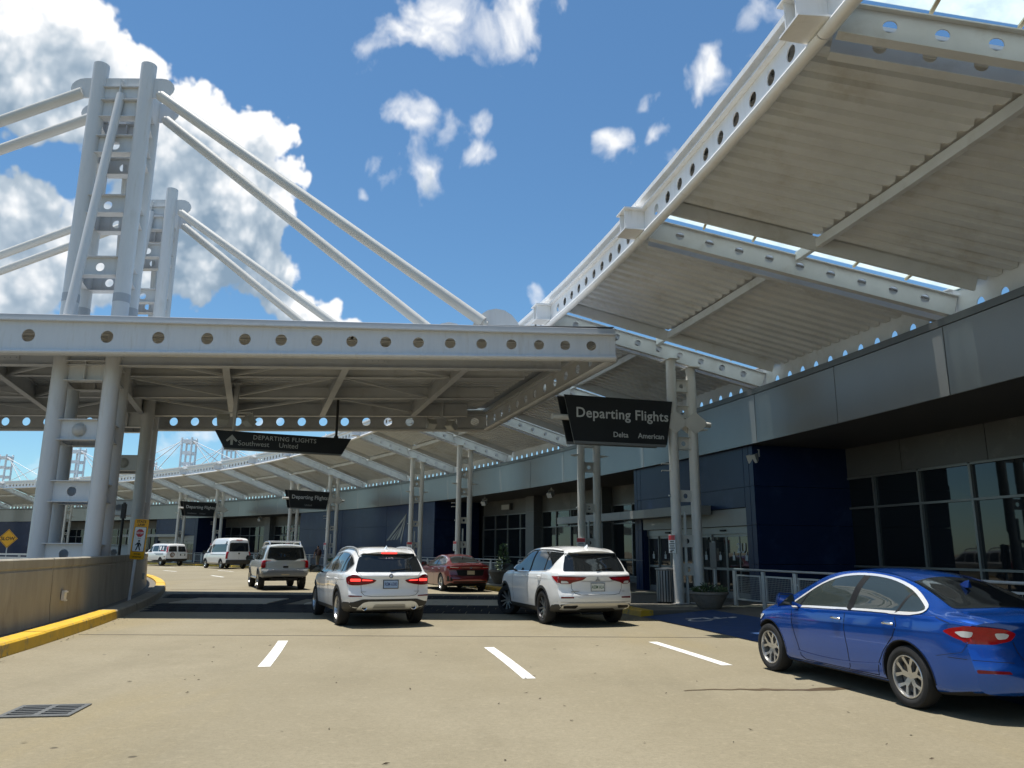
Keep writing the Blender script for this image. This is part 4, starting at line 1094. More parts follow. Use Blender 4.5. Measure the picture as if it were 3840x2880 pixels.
# sign hung under the roadway canopy
o = Vector((-9.72, 25.0, 4.84)); ux = Vector((.906, .423, 0)).normalized(); M = basis(o, ux, (0, 0, 1))
hs = thing('hanging_sign', 'dark hanging sign reading DEPARTING FLIGHTS Southwest United with an up arrow', 'sign')
W = 4.50
board(hs, M, [(0, .56), (.32, 0), (W - .30, 0), (W, .56)], .12)
mb = MB(); mb.prism([(.33, -.055), (W - .34, -.055), (W - .30, -.002), (.32, -.002)], lambda u, v, w: M @ Vector((u, v, w)), -.14, .012); mb.build('bottom_rail', 'sign_edge', hs)
text_mesh('lettering', 'DEPARTING FLIGHTS', .205, 'letter_grey', hs, M @ Matrix.Translation((1.20, .325, .003)), bold=.002, space=1.10)
text_mesh('lettering', 'Southwest', .235, 'letter_grey', hs, M @ Matrix.Translation((.74, .10, .003)), bold=.0005)
text_mesh('lettering', 'United', .235, 'letter_grey', hs, M @ Matrix.Translation((2.05, .10, .003)), bold=.0005)
mb = MB(); mb.prism([(.50, .10), (.58, .10), (.58, .28), (.68, .20), (.72, .25), (.54, .44), (.36, .25), (.40, .20), (.50, .28)], lambda u, v, w: M @ Vector((u, v, w)), .001, .004); mb.build('up_arrow', 'letter_grey', hs)
for u, r, m in ((.58, .055, 'under_steel'), (3.98, .045, 'pole_dark')):
    p = M @ Vector((u, .56, -.06)); mb = MB(); zt = 7.0
    if u < 1: mb.bar(p + Vector((0, 0, .45)), Vector((p.x, p.y, zt)), .12, .12, (0, 1, 0)); mb.tube(p, p + Vector((0, 0, .6)), .05, 10)
    else: mb.tube(p, Vector((p.x, p.y, zt)), r, 12); mb.lathe([(.08, 0), (.08, .05), (.05, .08)], 12, Matrix.Translation(p))
    mb.build('hanger', m, hs, 40)
    MB().box((p.x, p.y, zt + .008), (.34, .34, .02)).build('hanger_plate', 'under_steel', hs)
def flood(loc, rz, label):
    t = thing('floodlight', label, 'floodlight', loc, rz, 'floodlights under the roadway canopy')
    M = Matrix.Rotation(rad(52), 3, 'X')
    MB().box((0, 0, 0), (.34, .24, .30), M).build('housing', 'lamp_body', t); MB().box(M @ Vector((0, -.125, 0)), (.29, .015, .25), M).build('lens', 'lamp_lens', t)
    mb = MB(); mb.bar((-.19, 0, 0), (-.19, 0, .24), .02, .05, (0, 1, 0)); mb.bar((.19, 0, 0), (.19, 0, .24), .02, .05, (0, 1, 0)); mb.bar((-.20, 0, .25), (.20, 0, .25), .05, .02); mb.build('yoke', 'lamp_body', t)
lh = M @ Vector((.58, .56, -.06))
for (x, y, z, rz, lab) in ((lh.x - .42, lh.y + .1, 5.80, .5, 'left floodlight above the hanging sign arrow'), (lh.x + .45, lh.y + .1, 5.75, -.6, 'right floodlight above the hanging sign arrow'),
                           (-3.02, 28.6, 6.22, .5, 'left floodlight of the pair near the canopy far corner'), (-2.28, 28.6, 6.16, -.6, 'right floodlight of the pair near the canopy far corner')):
    flood((x, y, z), rz, lab)
lp_ = thing('floodlight_hanger', 'grey square post carrying two floodlights near the canopy corner', 'post', (-2.64, 28.62, 6.46))
MB().bar((0, 0, 0), (0, 0, .62), .12, .12, (0, 1, 0)).build('post', 'under_steel', lp_); MB().bar((-.5, 0, .0), (.5, 0, .0), .05, .05).build('cross_arm', 'under_steel', lp_)
MB().bar((lh.x - .5, lh.y + .1, 6.04), (lh.x + .5, lh.y + .1, 6.04), .05, .05).build('cross_arm', 'under_steel', hs)

# Departing Flights boards bracketed off the pillars
def dep_sign(k, label, small, dim):
    ph_ = rear_phi(k) + (front_phi(k) - rear_phi(k)) * .35
    t = thing('departures_sign', label, 'sign', (0, 0, 0), 0, 'Departing Flights boards on the pillars')
    base = P(ph_, 112.6, 0); u_ = er(ph_)                      # left to right = outwards
    face = -et(ph_)                                            # towards arriving traffic
    W = 3.42; zt, zb = 5.98, 4.66
    for j, dd in enumerate((.22, -.22)):
        o = base - u_ * (W + .10) + face * dd; M = basis((o.x, o.y, zb), u_, (0, 0, 1))
        if j: M = M @ Matrix.Translation((-.06, .03, 0))
        board(t, M, [(.02, zt - zb), (.30, 0), (W - .22, 0), (W, zt - zb - .02)], .05)
        mb = MB(); mb.prism([(.32, -.075), (W - .28, -.075), (W - .23, -.002), (.30, -.002)], lambda u, v, w: M @ Vector((u, v, w)), -.06, .006); mb.build('bottom_rail', 'sign_edge', t)
        if not j:
            text_mesh('lettering', 'Departing Flights', .41, 'letter_grey', t, M @ Matrix.Translation((.36, .69, .003)), bold=.0055, sx=.98, space=1.05)
            for (s, u) in small: text_mesh('lettering', s, .215, 'letter_dim' if dim else 'letter_grey', t, M @ Matrix.Translation((u, .16, .003)), bold=.002)
    mb = MB(); zc = 5.36
    mb.tube(base - u_ * (W + .38) + Vector((0, 0, zc)), base + u_ * 1.25 + Vector((0, 0, zc)), .085, 14); mb.build('support_pipe', 'pillar_steel', t, 40)
    for x in (0, .66):
        mb = MB()
        for s in (-1, 1):
            pl = [(-.34, .09), (.0, .34), (.34, .09), (.34, -.09), (0, -.34), (-.34, -.09)]
            mb.prism(pl, lambda a, b, w: base + u_ * (x + a) + face * (s * .17 + w) + Vector((0, 0, zc + b)), -.01, .01)
        mb.build('clamp_plate', 'pillar_steel', t)
    return t
dep_sign(2, 'large near board reading Departing Flights Delta American on the nearest pillar', (('Delta', 1.50), ('American', 2.28)), False)
dep_sign(8, 'far middle board reading Departing Flights United above the silver SUV', (('United', 1.42),), True)
dep_sign(11, 'farthest left board reading Departing Flights above the two white vans', (('Southwest', .55), ('United', 1.75)), True)

# yellow STATE LAW stop-for-pedestrians sign leaning on the kerb
t = thing('pedestrian_law_sign', 'yellow STATE LAW STOP for pedestrians sign on a leaning post by the barrier wall', 'sign', (-10.52, 22.0, .14))
t.rotation_euler = (0, rad(2.5), rad(-4))
MB().bar((0, .03, 0), (0, .03, 2.1), .07, .03, (0, 1, 0)).build('post', 'sign_white', t)
def rrect(w, h, r, n=4):
    out = []
    for (cx_, cy_, a0) in ((w/2 - r, h/2 - r, 0), (-w/2 + r, h/2 - r, 90), (-w/2 + r, -h/2 + r, 180), (w/2 - r, -h/2 + r, 270)):
        for i in range(n + 1): a = rad(a0 + 90 * i / n); out.append((cx_ + r * math.cos(a), cy_ + r * math.sin(a)))
    return out
M = basis((.05, -.005, 1.70), (1, 0, 0), (0, 0, 1))
def flat(name, poly, m, z, par=t, M=M): 
    mb = MB(); mb.prism(poly, lambda u, v, w: M @ Vector((u, v, w)), z - .004, z); return mb.build(name, m, par)
flat('panel', rrect(.42, 1.10, .05), 'sign_yellow', .0)
flat('black_border', [(u, v + .0) for u, v in rrect(.345, .68, .03)], 'ink_black', .003)
flat('white_panel', rrect(.325, .66, .025), 'sign_white', .006)
flat('octagon', [(.115 * math.cos(rad(22.5 + 45 * i)), .17 + .115 * math.sin(rad(22.5 + 45 * i))) for i in range(8)], 'sign_red', .009)
text_mesh('lettering', 'STOP', .082, 'sign_white', t, M @ Matrix.Translation((0, .142, .011)), bold=.0022, align='CENTER', ext=.001)
text_mesh('lettering', 'STATE', .095, 'ink_black', t, M @ Matrix.Translation((0, .455, .003)), bold=.002, align='CENTER', ext=.001)
text_mesh('lettering', 'LAW', .095, 'ink_black', t, M @ Matrix.Translation((0, .365, .003)), bold=.002, align='CENTER', ext=.001)
text_mesh('lettering', 'FOR', .045, 'ink_black', t, M @ Matrix.Translation((0, .01, .008)), align='CENTER', ext=.001)
text_mesh('lettering', 'WITHIN', .055, 'ink_black', t, M @ Matrix.Translation((0, -.425, .003)), bold=.001, align='CENTER', ext=.001)
text_mesh('lettering', 'CROSSWALK', .055, 'ink_black', t, M @ Matrix.Translation((0, -.50, .003)), bold=.001, align='CENTER', ext=.001, sx=.82)
for poly in ([(.03 * math.cos(rad(a)) + .005, -.045 + .03 * math.sin(rad(a))) for a in range(0, 360, 45)], [(-.035, -.085), (.04, -.085), (.035, -.19), (-.03, -.19)], [(-.03, -.18), (.005, -.18), (-.04, -.31), (-.075, -.31)], [(0, -.18), (.035, -.18), (.075, -.30), (.045, -.31)], [(-.03, -.09), (-.10, -.16), (-.085, -.175), (-.02, -.13)], [(.035, -.09), (.085, -.15), (.07, -.20), (.055, -.19), (.06, -.155), (.03, -.13)]):
    flat('pedestrian', poly, 'ink_black', .0085)
# slim dark post behind it
dp = thing('dark_post', 'slim dark post standing behind the yellow stop sign', 'post', P(21.0, 96.6, .14))
MB().tube((0, 0, 0), (0, 0, 3.0), .05, 10).build('pole', 'pole_dark', dp, 40); MB().box((0, 0, 2.7), (.13, .13, .5)).build('head', 'pole_dark', dp)
# SLOW sign, guard rail and low things on the far median
s = thing('slow_sign', 'yellow diamond SLOW sign at the far left edge', 'sign', (-28.8, 45, .14), rad(6))
MB().bar((0, .03, 0), (0, .03, 2.4), .05, .03, (0, 1, 0)).build('post', 'pole_galv', s)
M2 = basis((0, 0, 1.93), (1, 0, 0), (0, 0, 1))
flat('panel', [(0, .53), (-.53, 0), (0, -.53), (.53, 0)], 'sign_yellow', 0, s, M2)
for i in range(4):
    a = [(0, .49), (-.49, 0), (0, -.49), (.49, 0)]; (x0, y0), (x1, y1) = a[i], a[(i + 1) % 4]
    k = .955; flat('border', [(x0, y0), (x1, y1), (x1 * k, y1 * k), (x0 * k, y0 * k)], 'ink_black', .004, s, M2)
text_mesh('lettering', 'SLOW', .27, 'ink_black', s, M2 @ Matrix.Translation((0, -.09, .004)), bold=.006, align='CENTER', ext=.001)
g = thing('guard_rail', 'pale steel guard rail on the median at far left', 'guard rail', (0, 0, 0))
for i in range(8):
    a, b = Vector((-44 + i * 2.7, 50 - i * .9, 0)), Vector((-44 + (i + 1) * 2.7, 50 - (i + 1) * .9, 0))
    for z in (.72, .98, 1.2):
        mb = MB(); mb.bar(a + Vector((0, 0, z)), b + Vector((0, 0, z)), .05, .16 if z < 1.1 else .10); mb.build('rail', 'rail_steel', g)
    mb = MB(); mb.box(a + Vector((0, .06, .66)), (.1, .08, 1.1)); mb.build('post', 'rail_steel', g)

# ------------------------------------------------------------------ sidewalk railings
def railing(p0, p1, label, R=113.9):
    n = max(1, round((p1 - p0) * rad(1) * R / 1.42)); t = thing('railing', label, 'railing', (0, 0, 0), 0, 'steel railings on the terminal sidewalk')
    pm = None
    for i in range(n + 1):
        c = lerp(p0, p1, i / n); mb = MB(); mb.box((0, 0, .47), (.05, .14, .94)); 
        o = mb.build('post', 'rail_steel', t); o.location = P(c, R, .15); o.rotation_euler = (0, 0, rad(c))
        if i == n: break
        d = lerp(p0, p1, (i + 1) / n); a3, b3 = P(c, R), P(d, R); L = (b3 - a3).length; ang = math.atan2(b3.y - a3.y, b3.x - a3.x)
        fr_ = MB(); w = L - .24
        fr_.bbox((.12, -.02, .16), (.16, .02, .84)); fr_.bbox((L - .16, -.02, .16), (L - .12, .02, .84)); fr_.bbox((.161, -.02, .80), (L - .161, .02, .84)); fr_.bbox((.161, -.02, .16), (L - .161, .02, .20))
        for z in (.30, .66): fr_.bbox((.06, -.015, z), (.12, .015, z + .03)); fr_.bbox((L - .12, -.015, z), (L - .06, .015, z + .03))
        fo = fr_.build('panel_frame', 'rail_steel', t); fo.location = (a3.x, a3.y, .15); fo.rotation_euler = (0, 0, ang)
        me_ = MB(); nx, nz = 17, 13
        for q in range(1, nx): x = .16 + (L - .32) * q / nx; me_.bbox((x - .005, -.004, .2), (x + .005, .004, .80))
        for q in range(1, nz): z = .2 + .60 * q / nz; me_.bbox((.16, -.0075, z - .005), (L - .16, -.0045, z + .005))
        me_.build('wire_infill', 'wire_mesh', fo)
    mb = MB(); mb.path([P(lerp(p0, p1, u), R, 1.13) for u in frange(0, 1, max(3, n))], .028, 8); mb.build('top_rail', 'rail_steel', t, 40)
railing(8.0, 15.15, 'steel mesh railing beside the blue car, right of the entrance doors')
railing(20.0, 24.0, 'steel mesh railing left of the entrance doors, behind the white SUV at right')
railing(25.0, 31.0, 'steel mesh railing between the dark red sedan and the far windows')
railing(31.6, 37.0, 'steel mesh railing in front of the long blue wall')
railing(37.6, 42.5, 'steel mesh railing left of the walking person, behind the silver SUV')
railing(43.5, 51.5, 'steel mesh railing behind the tall white passenger van')
railing(57.5, 66, 'steel mesh railing at the far left beyond the vans')

# planters, bin, plants
def planter(loc, label, plant, seed, sc=1.0):
    t = thing('planter', label, 'planter', loc, 0, 'round stone planters on the sidewalk'); t.scale = (sc, sc, sc)
    mb = MB(); mb.lathe([(0, .0), (.36, .0), (.42, .05), (.58, .34), (.66, .50), (.70, .52), (.70, .60), (.62, .60), (.58, .50), (0, .50)], 28); mb.build('bowl', 'planter_stone', t, 35)
    mb = MB(); mb.lathe([(.585, .52), (.3, .55), (0, .56)], 20); mb.build('soil', 'soil', t, 60)
    r = random.Random(seed); mb = MB()
    for i in range(420):
        a = r.uniform(0, 6.28)
        if plant == 'cone': h = r.uniform(.0, 1.15); q = (.34 - .26 * h / 1.15) * math.sqrt(r.random())
        else: q = .62 * math.sqrt(r.random()); h = r.uniform(.0, .30) * (1.15 - q)
        c = Vector((q * math.cos(a), q * math.sin(a), .56 + h)); d = Vector((math.cos(a) + r.gauss(0, .4), math.sin(a) + r.gauss(0, .4), r.uniform(.1, 1.1))).normalized()
        s_ = d.orthogonal().normalized() * r.uniform(.018, .035); L = r.uniform(.07, .15)
        mb.add([c, c + d * L * .5 + s_, c + d * L, c + d * L * .5 - s_], [(0, 1, 2, 3)])
    mb.build('leaves', 'leaf_green', t)
    if plant == 'cone': mb = MB(); mb.tube((0, 0, .5), (0, 0, 1.5), .025, 6, .01); mb.build('stem', 'soil', t)
planter(P(14.62, 112.5, .149), 'stone bowl planter with low greenery at the foot of the nearest pillar', 'low', 3, .72)
planter(P(22.6, 111.9, .149), 'stone bowl planter with a small conifer right of the dark red sedan', 'cone', 5)
planter(P(35.6, 111.9, .149), 'dark stone planter behind the right side of the silver SUV', 'low', 8)
planter(P(46.5, 111.9, .149), 'stone planter between the two white vans', 'low', 9)
b = thing('litter_bin', 'slatted steel litter bin left of the nearest pillar', 'bin', P(15.75, 112.35, .15))
mb = MB(); mb.lathe([(0, 0), (.24, 0), (.24, .92), (.20, .92)], 20); mb.build('liner', 'trim_black', b, 40)
sl = None
for i in range(20):
    a = 2 * math.pi * i / 20
    if sl is None: mb = MB(); mb.bbox((.245, -.026, .05), (.262, .026, .92)); o = mb.build('slat', 'bin_steel', b); sl = o.data
    else: o = link('slat', sl, b)
    o.rotation_euler = (0, 0, a)
mb = MB(); mb.lathe([(.27, .92), (.29, .94), (.29, .98), (.17, 1.0), (.16, .96)], 24); mb.build('rim', 'bin_steel', b, 40)
sb = thing('no_smoking_sign', 'small grey no smoking plate between the second pillar tubes', 'sign', P(19.3, 112.95, 1.55), rad(19.3))
MB().box((0, 0, 0), (.02, .36, .42)).build('plate', 'panel_grey', sb)
mb = MB(); mb.lathe([(.10, 0), (.13, 0), (.13, .006), (.10, .006)], 20, Matrix.Translation((-.011, 0, .04)) @ Matrix.Rotation(rad(-90), 4, 'Y')); mb.bar((-.014, -.085, -.045), (-.014, .085, .125), .02, .006, (1, 0, 0)); mb.build('symbol', 'ink_black', sb)
ds = thing('door_info_sign', 'white information panel on a post behind the nearest pillar', 'sign', P(15.55, 113.75, .15), rad(15.5))
MB().bar((0, 0, 0), (0, 0, 1.75), .06, .06, (0, 1, 0)).build('post', 'rail_steel', ds); MB().box((-.04, 0, 1.35), (.02, .34, .75)).build('panel', 'panel_grey', ds)

# ------------------------------------------------------------------ vehicles
def crom(pts, n):
    """Catmull-Rom through 2-D / 3-D points, n samples per span"""
    out = []; m = len(pts)
    for i in range(m - 1):
        p0, p1, p2, p3 = pts[max(0, i - 1)], pts[i], pts[i + 1], pts[min(m - 1, i + 2)]
        for k in range(n):
            t = k / n
            out.append(tuple(.5 * (2 * b + (c - a) * t + (2 * a - 5 * b + 4 * c - d) * t * t + (3 * b - a - 3 * c + d) * t ** 3) for a, b, c, d in zip(p0, p1, p2, p3)))
    out.append(tuple(pts[-1])); return out
def interp(tab, x):
    if x <= tab[0][0]: return tab[0][1]
    for (x0, y0), (x1, y1) in zip(tab[:-1], tab[1:]):
        if x <= x1:
            t = (x - x0) / (x1 - x0); return y0 + (y1 - y0) * t
    return tab[-1][1]
def smooth_tab(tab, n=8):
    return crom(tab, n)
class Car:
    """body lofted from cross sections; x forwards, y left, z up, origin under the middle of the rear axle"""
    def __init__(s, name, label, cat, loc, rz, paint, spec, group='vehicles on the terminal road', scale=1.0):
        s.t = thing(name, label, cat, loc, rz, group); s.t.scale = (scale,) * 3
        s.sp = spec; s.paint = paint; s.hw = max(w for x, w in spec['width']); s.body()
    def body(s):
        sp = s.sp; xr, xf = sp['x0'], sp['x1']
        top = smooth_tab(sp['top']); wid = smooth_tab(sp['width']); topw = smooth_tab(sp['topw']); belt = smooth_tab(sp['belt']); bot = smooth_tab(sp['bot'])
        rear = smooth_tab(sp['rear']); front = smooth_tab(sp['front'])      # (z, offset inwards)
        N = sp.get('n', 64); secs = []
        xs = [xr + (xf - xr) * (.5 - .5 * math.cos(math.pi * i / N)) * 1.0 for i in range(N + 1)]
        xs = [lerp(xr + (xf - xr) * i / N, x, .45) for i, x in enumerate(xs)]
        sh = sp.get('shear', 1.1)
        def section(x):
            w, wt_, zb, zs, zt = interp(wid, x), interp(topw, x), interp(bot, x), interp(belt, x), interp(top, x)
            zs = min(zs, zt - .03); h = zt - zs; k = min(1, h / .35)
            zm = lerp(zb, zs, .52)
            pts = [(0, zb), (.55 * w, zb), (.84 * w, zb + .005), (.945 * w, zb + .06), (.98 * w, zb + .17), (w, zm), (.998 * w, lerp(zm, zs, .45)), (.985 * w, lerp(zm, zs, .8)), (.965 * w, zs)]
            ww = min(wt_, .955 * w)
            pts += [(lerp(.955 * w, ww, .12 + .05 * k), zs + .07 * h), (lerp(.955 * w, ww, .55), zs + .52 * h), (ww, zt - max(.018, .17 * h * k) - .004), (ww * .93, zt - max(.012, .075 * h * k)), (ww * .80, zt - .030 * k - .006), (ww * .42, zt - .008), (0, zt)]
            return crom(pts, 3)
        def warp(x, y, z, w):
            ar = max(0, 1 - (x - xr) / sh); af = max(0, 1 - (xf - x) / sh)
            ar = ar * ar * (3 - 2 * ar); af = af * af * (3 - 2 * af)
            q = min(1, abs(y) / w)
            return x + ar * (interp(rear, z) + sp.get('rbow', .10) * q ** 2.6) - af * (interp(front, z) + sp.get('fbow', .22) * q ** 2.4)
        rows = []
        def ringpts(sec, x, k, zc, w, dx=0):
            out = []
            for (y, z) in sec: y2, z2 = y * k, zc + (z - zc) * k; out.append(Vector((warp(x, y2, z2, w) + dx, y2, z2)))
            for (y, z) in sec[-2:0:-1]: y2, z2 = -y * k, zc + (z - zc) * k; out.append(Vector((warp(x, y2, z2, w) + dx, y2, z2)))
            return out
        # caps shrink to the middle so the ends stay rounded and closed
        capk = [.012] + [i / 26 for i in range(1, 25)] + [.945, .975, .993]
        sec0 = section(xr); w0 = max(p[0] for p in sec0); zc0 = .5 * (sec0[0][1] + sec0[-1][1])
        for k in capk: rows.append(ringpts(sec0, xr, k, zc0, w0, -.035 * (1 - k ** 5)))
        for i, x in enumerate(xs):
            sec = section(x); w = max(p[0] for p in sec); zc = .5 * (sec[0][1] + sec[-1][1])
            rows.append(ringpts(sec, x, 1, zc, w))
        sec1 = section(xf); w1 = max(p[0] for p in sec1); zc1 = .5 * (sec1[0][1] + sec1[-1][1])
        for k in reversed(capk): rows.append(ringpts(sec1, xf, k, zc1, w1, .035 * (1 - k ** 5)))
        n = len(rows[0]); vs = [p for r in rows for p in r]; fs = []
        for i in range(len(rows) - 1):
            for k in range(n): fs.append((i * n + k, i * n + (k + 1) % n, (i + 1) * n + (k + 1) % n, (i + 1) * n + k))
        fs += [tuple(range(n)), tuple(range((len(rows) - 1) * n, len(rows) * n))]
        me = bpy.data.meshes.new('body'); me.from_pydata([tuple(v) for v in vs], [], fs)
        bm = bmesh.new(); bm.from_mesh(me); bmesh.ops.recalc_face_normals(bm, faces=bm.faces[:]); bm.to_mesh(me)
        s.bvh = BVHTree.FromBMesh(bm); bm.free()
        me.materials.append(MAT[s.paint]); me.materials.append(MAT['underbody'])
        o = link('body', me)
        # wheel wells
        cut = MB(); wr = sp['wheel_r']
        for x in (0, sp['wb']):
            for sgn in (-1, 1):
                y1 = sgn * 1.4; y0 = sgn * (sp['track'] / 2 - .20)
                cut.tube((x, y0, sp['wz']), (x, y1, sp['wz']), wr * sp.get('arch', 1.16), 40)
        c = cut.build('cutter', 'underbody'); c.data.materials.clear(); c.data.materials.append(MAT[s.paint]); c.data.materials.append(MAT['underbody'])
        c.data.polygons.foreach_set('material_index', [1] * len(c.data.polygons))
        md = o.modifiers.new('b', 'BOOLEAN'); md.operation = 'DIFFERENCE'; md.object = c; md.solver = 'EXACT'
        bpy.context.view_layer.update()
        dg = bpy.context.evaluated_depsgraph_get(); m2 = bpy.data.meshes.new_from_object(o.evaluated_get(dg))
        bpy.data.objects.remove(o); bpy.data.objects.remove(c)
        # dark floor pan
        for p in m2.polygons:
            if p.material_index == 0 and p.normal.z < -.75 and p.center.z < sp.get('pan', .36): p.material_index = 1
        m2.polygons.foreach_set('use_smooth', [True] * len(m2.polygons)); m2.set_sharp_from_angle(angle=rad(32)); m2.name = 'body'
        s.bo = link('body', m2, s.t)
    # ---- surface panels: an outline drawn in side / rear / top view and laid onto the body
    def lay(s, name, poly, m, view='side', sgn=1, off=.006, res=.035, parent=None, thick=.0, origin=None):
        bm = bmesh.new(); vs = [bm.verts.new((a, b, 0)) for a, b in poly]; bm.faces.new(vs)
        lo = [min(p[i] for p in poly) for i in (0, 1)]; hi = [max(p[i] for p in poly) for i in (0, 1)]
        for ax in (0, 1):
            n = max(1, int((hi[ax] - lo[ax]) / res)); 
            for i in range(1, n):
                co = [0, 0, 0]; no = [0, 0, 0]; co[ax] = lo[ax] + (hi[ax] - lo[ax]) * i / n; no[ax] = 1
                bmesh.ops.bisect_plane(bm, geom=bm.verts[:] + bm.edges[:] + bm.faces[:], plane_co=co, plane_no=no, dist=1e-5)
        for v in bm.verts:
            a, b = v.co.x, v.co.y
            if view == 'side': og, d = Vector((a, sgn * 3, b)), Vector((0, -sgn, 0))
            elif view == 'rear': og, d = Vector((-6, a, b)), Vector((1, 0, 0))
            elif view == 'front': og, d = Vector((8, a, b)), Vector((-1, 0, 0))
            else: og, d = Vector((a, b, 4)), Vector((0, 0, -1))
            h = s.hit(og, d, view)
            nrm = h[1] if h[1].dot(d) < 0 else -h[1]
            v.co = h[0] + (nrm * .8 - d * .2).normalized() * off
        bmesh.ops.recalc_face_normals(bm, faces=bm.faces[:])
        if thick:
            r = bmesh.ops.solidify(bm, geom=bm.faces[:], thickness=thick)
        me = bpy.data.meshes.new(name); bm.to_mesh(me); bm.free(); me.materials.append(MAT[m])
        # outward normals
        me.polygons.foreach_set('use_smooth', [True] * len(me.polygons)); me.set_sharp_from_angle(angle=rad(40))
        return link(name, me, parent or s.t)
    def hit(s, og, d, view):
        """where an outline point meets the body; points past the silhouette slide back onto it"""
        og = og.copy()
        for i in range(40):
            h = s.bvh.ray_cast(og, d)
            if view == 'side':
                if h[0] is not None and abs(h[0].y) > .80 * s.hw * (1 if h[0].z < s.sp['belt'][0][1] else .72): return h
                og.x += .012 if og.x < s.sp['wb'] / 2 else -.012
            else:
                if h[0] is not None: return h
                og.y *= .985
                if view == 'front' or view == 'rear': og.z = lerp(og.z, .8, .01)
        return h if h[0] is not None else s.bvh.find_nearest(og + d * 3)
    def both(s, name, poly, m, **k):
        return [s.lay(name, poly, m, 'side', g, **k) for g in (1, -1)]
    def strip(s, name, pts, w, m, view='side', sgn=1, off=.004, closed=False, parent=None):
        """narrow band along a polyline on the body (seams, chrome, creases)"""
        raw = [Vector((*p, 0)) for p in pts]; pts = []
        for i in range(len(raw) if closed else len(raw) - 1):
            a, b = raw[i], raw[(i + 1) % len(raw)]; k = max(1, int((b - a).length / .04))
            pts += [a.lerp(b, j / k) for j in range(k)]
        if not closed: pts.append(raw[-1])
        n = len(pts); L = []; R = []
        for i, p in enumerate(pts):
            a = pts[(i - 1) % n] if closed or i > 0 else p; b = pts[(i + 1) % n] if closed or i < n - 1 else p
            d = (b - a).normalized(); q = Vector((-d.y, d.x, 0)) * w / 2; L.append(p + q); R.append(p - q)
        mb = MB(); vs = []
        for l, r_ in zip(L, R):
            for p in (l, r_):
                if view == 'side': og, d = Vector((p.x, sgn * 3, p.y)), Vector((0, -sgn, 0))
                elif view == 'rear': og, d = Vector((-6, p.x, p.y)), Vector((1, 0, 0))
                elif view == 'front': og, d = Vector((8, p.x, p.y)), Vector((-1, 0, 0))
                else: og, d = Vector((p.x, p.y, 4)), Vector((0, 0, -1))
                h = s.hit(og, d, view)
                nrm = h[1] if h[1].dot(d) < 0 else -h[1]
                vs.append(h[0] + nrm * off)
        m_ = n if closed else n - 1
        mb.add(vs, [(2 * i, 2 * i + 1, 2 * ((i + 1) % n) + 1, 2 * ((i + 1) % n)) for i in range(m_)])
        o = mb.build(name, m, parent or s.t); o.data.polygons.foreach_set('use_smooth', [True] * len(o.data.polygons)); return o
    def at(s, a, b, view='side', sgn=1):
        if view == 'side': og, d = Vector((a, sgn * 3, b)), Vector((0, -sgn, 0))
        elif view == 'rear': og, d = Vector((-6, a, b)), Vector((1, 0, 0))
        else: og, d = Vector((a, b, 4)), Vector((0, 0, -1))
        h = s.bvh.ray_cast(og, d); return (h[0], h[1]) if h[0] else (og + d * 3, -d)
    # ---- wheels
    def wheels(s, style, rim_m, rim_r=.66, steer=0, face_m=None):
        sp = s.sp; r, w = sp['wheel_r'], sp.get('tyre_w', .215); ty = rm = ds = None
        for x in (0, sp['wb']):
            for sgn in (1, -1):
                e = bpy.data.objects.new('wheel', None); COL.objects.link(e); e.parent = s.t
                e.location = (x, sgn * (sp['track'] / 2), sp['wz']); e.rotation_euler = (0, 0, (0 if sgn > 0 else math.pi) + (steer if x else 0))
                if ty is None:
                    M = Matrix.Rotation(rad(-90), 4, 'X')   # lathe axis -> +y outwards
                    rr = r * rim_r
                    mb = MB(); h = w / 2
                    mb.lathe([(rr, -h + .01), (r * .84, -h), (r * .95, -h + .012), (r * .99, -h + .045), (r, -h * .45), (r, h * .45), (r * .99, h - .045), (r * .95, h - .012), (r * .84, h), (rr + .012, h - .008), (rr, h - .02)], 40, M)
                    ty = mb.build('tyre', 'tyre', e, 40).data
                    mb = MB()
                    mb.lathe([(rr, -h + .01), (rr, h - .02), (rr - .006, h - .012), (rr - .016, h - .012), (rr - .022, h - .03), (rr - .03, -h * .2), (rr - .03, -h + .01)], 40, M)
                    s.spokes(mb, style, rr - .02, h - .035)
                    rm = mb.build('rim', [rim_m, face_m or rim_m], e, 35).data
                    mb = MB(); mb.lathe([(0, -.02), (rr * .80, -.02), (rr * .80, -.005), (0, -.005)], 28, M); mb.lathe([(0, -h + .03), (rr - .03, -h + .03)], 28, M); ds = mb.build('brake_disc', 'disc_brake' if rim_m != 'alloy_dark' else 'trim_black', e, 40).data
                    first = False
                else:
                    for nm, dt in (('tyre', ty), ('rim', rm), ('brake_disc', ds)): link(nm, dt, e)
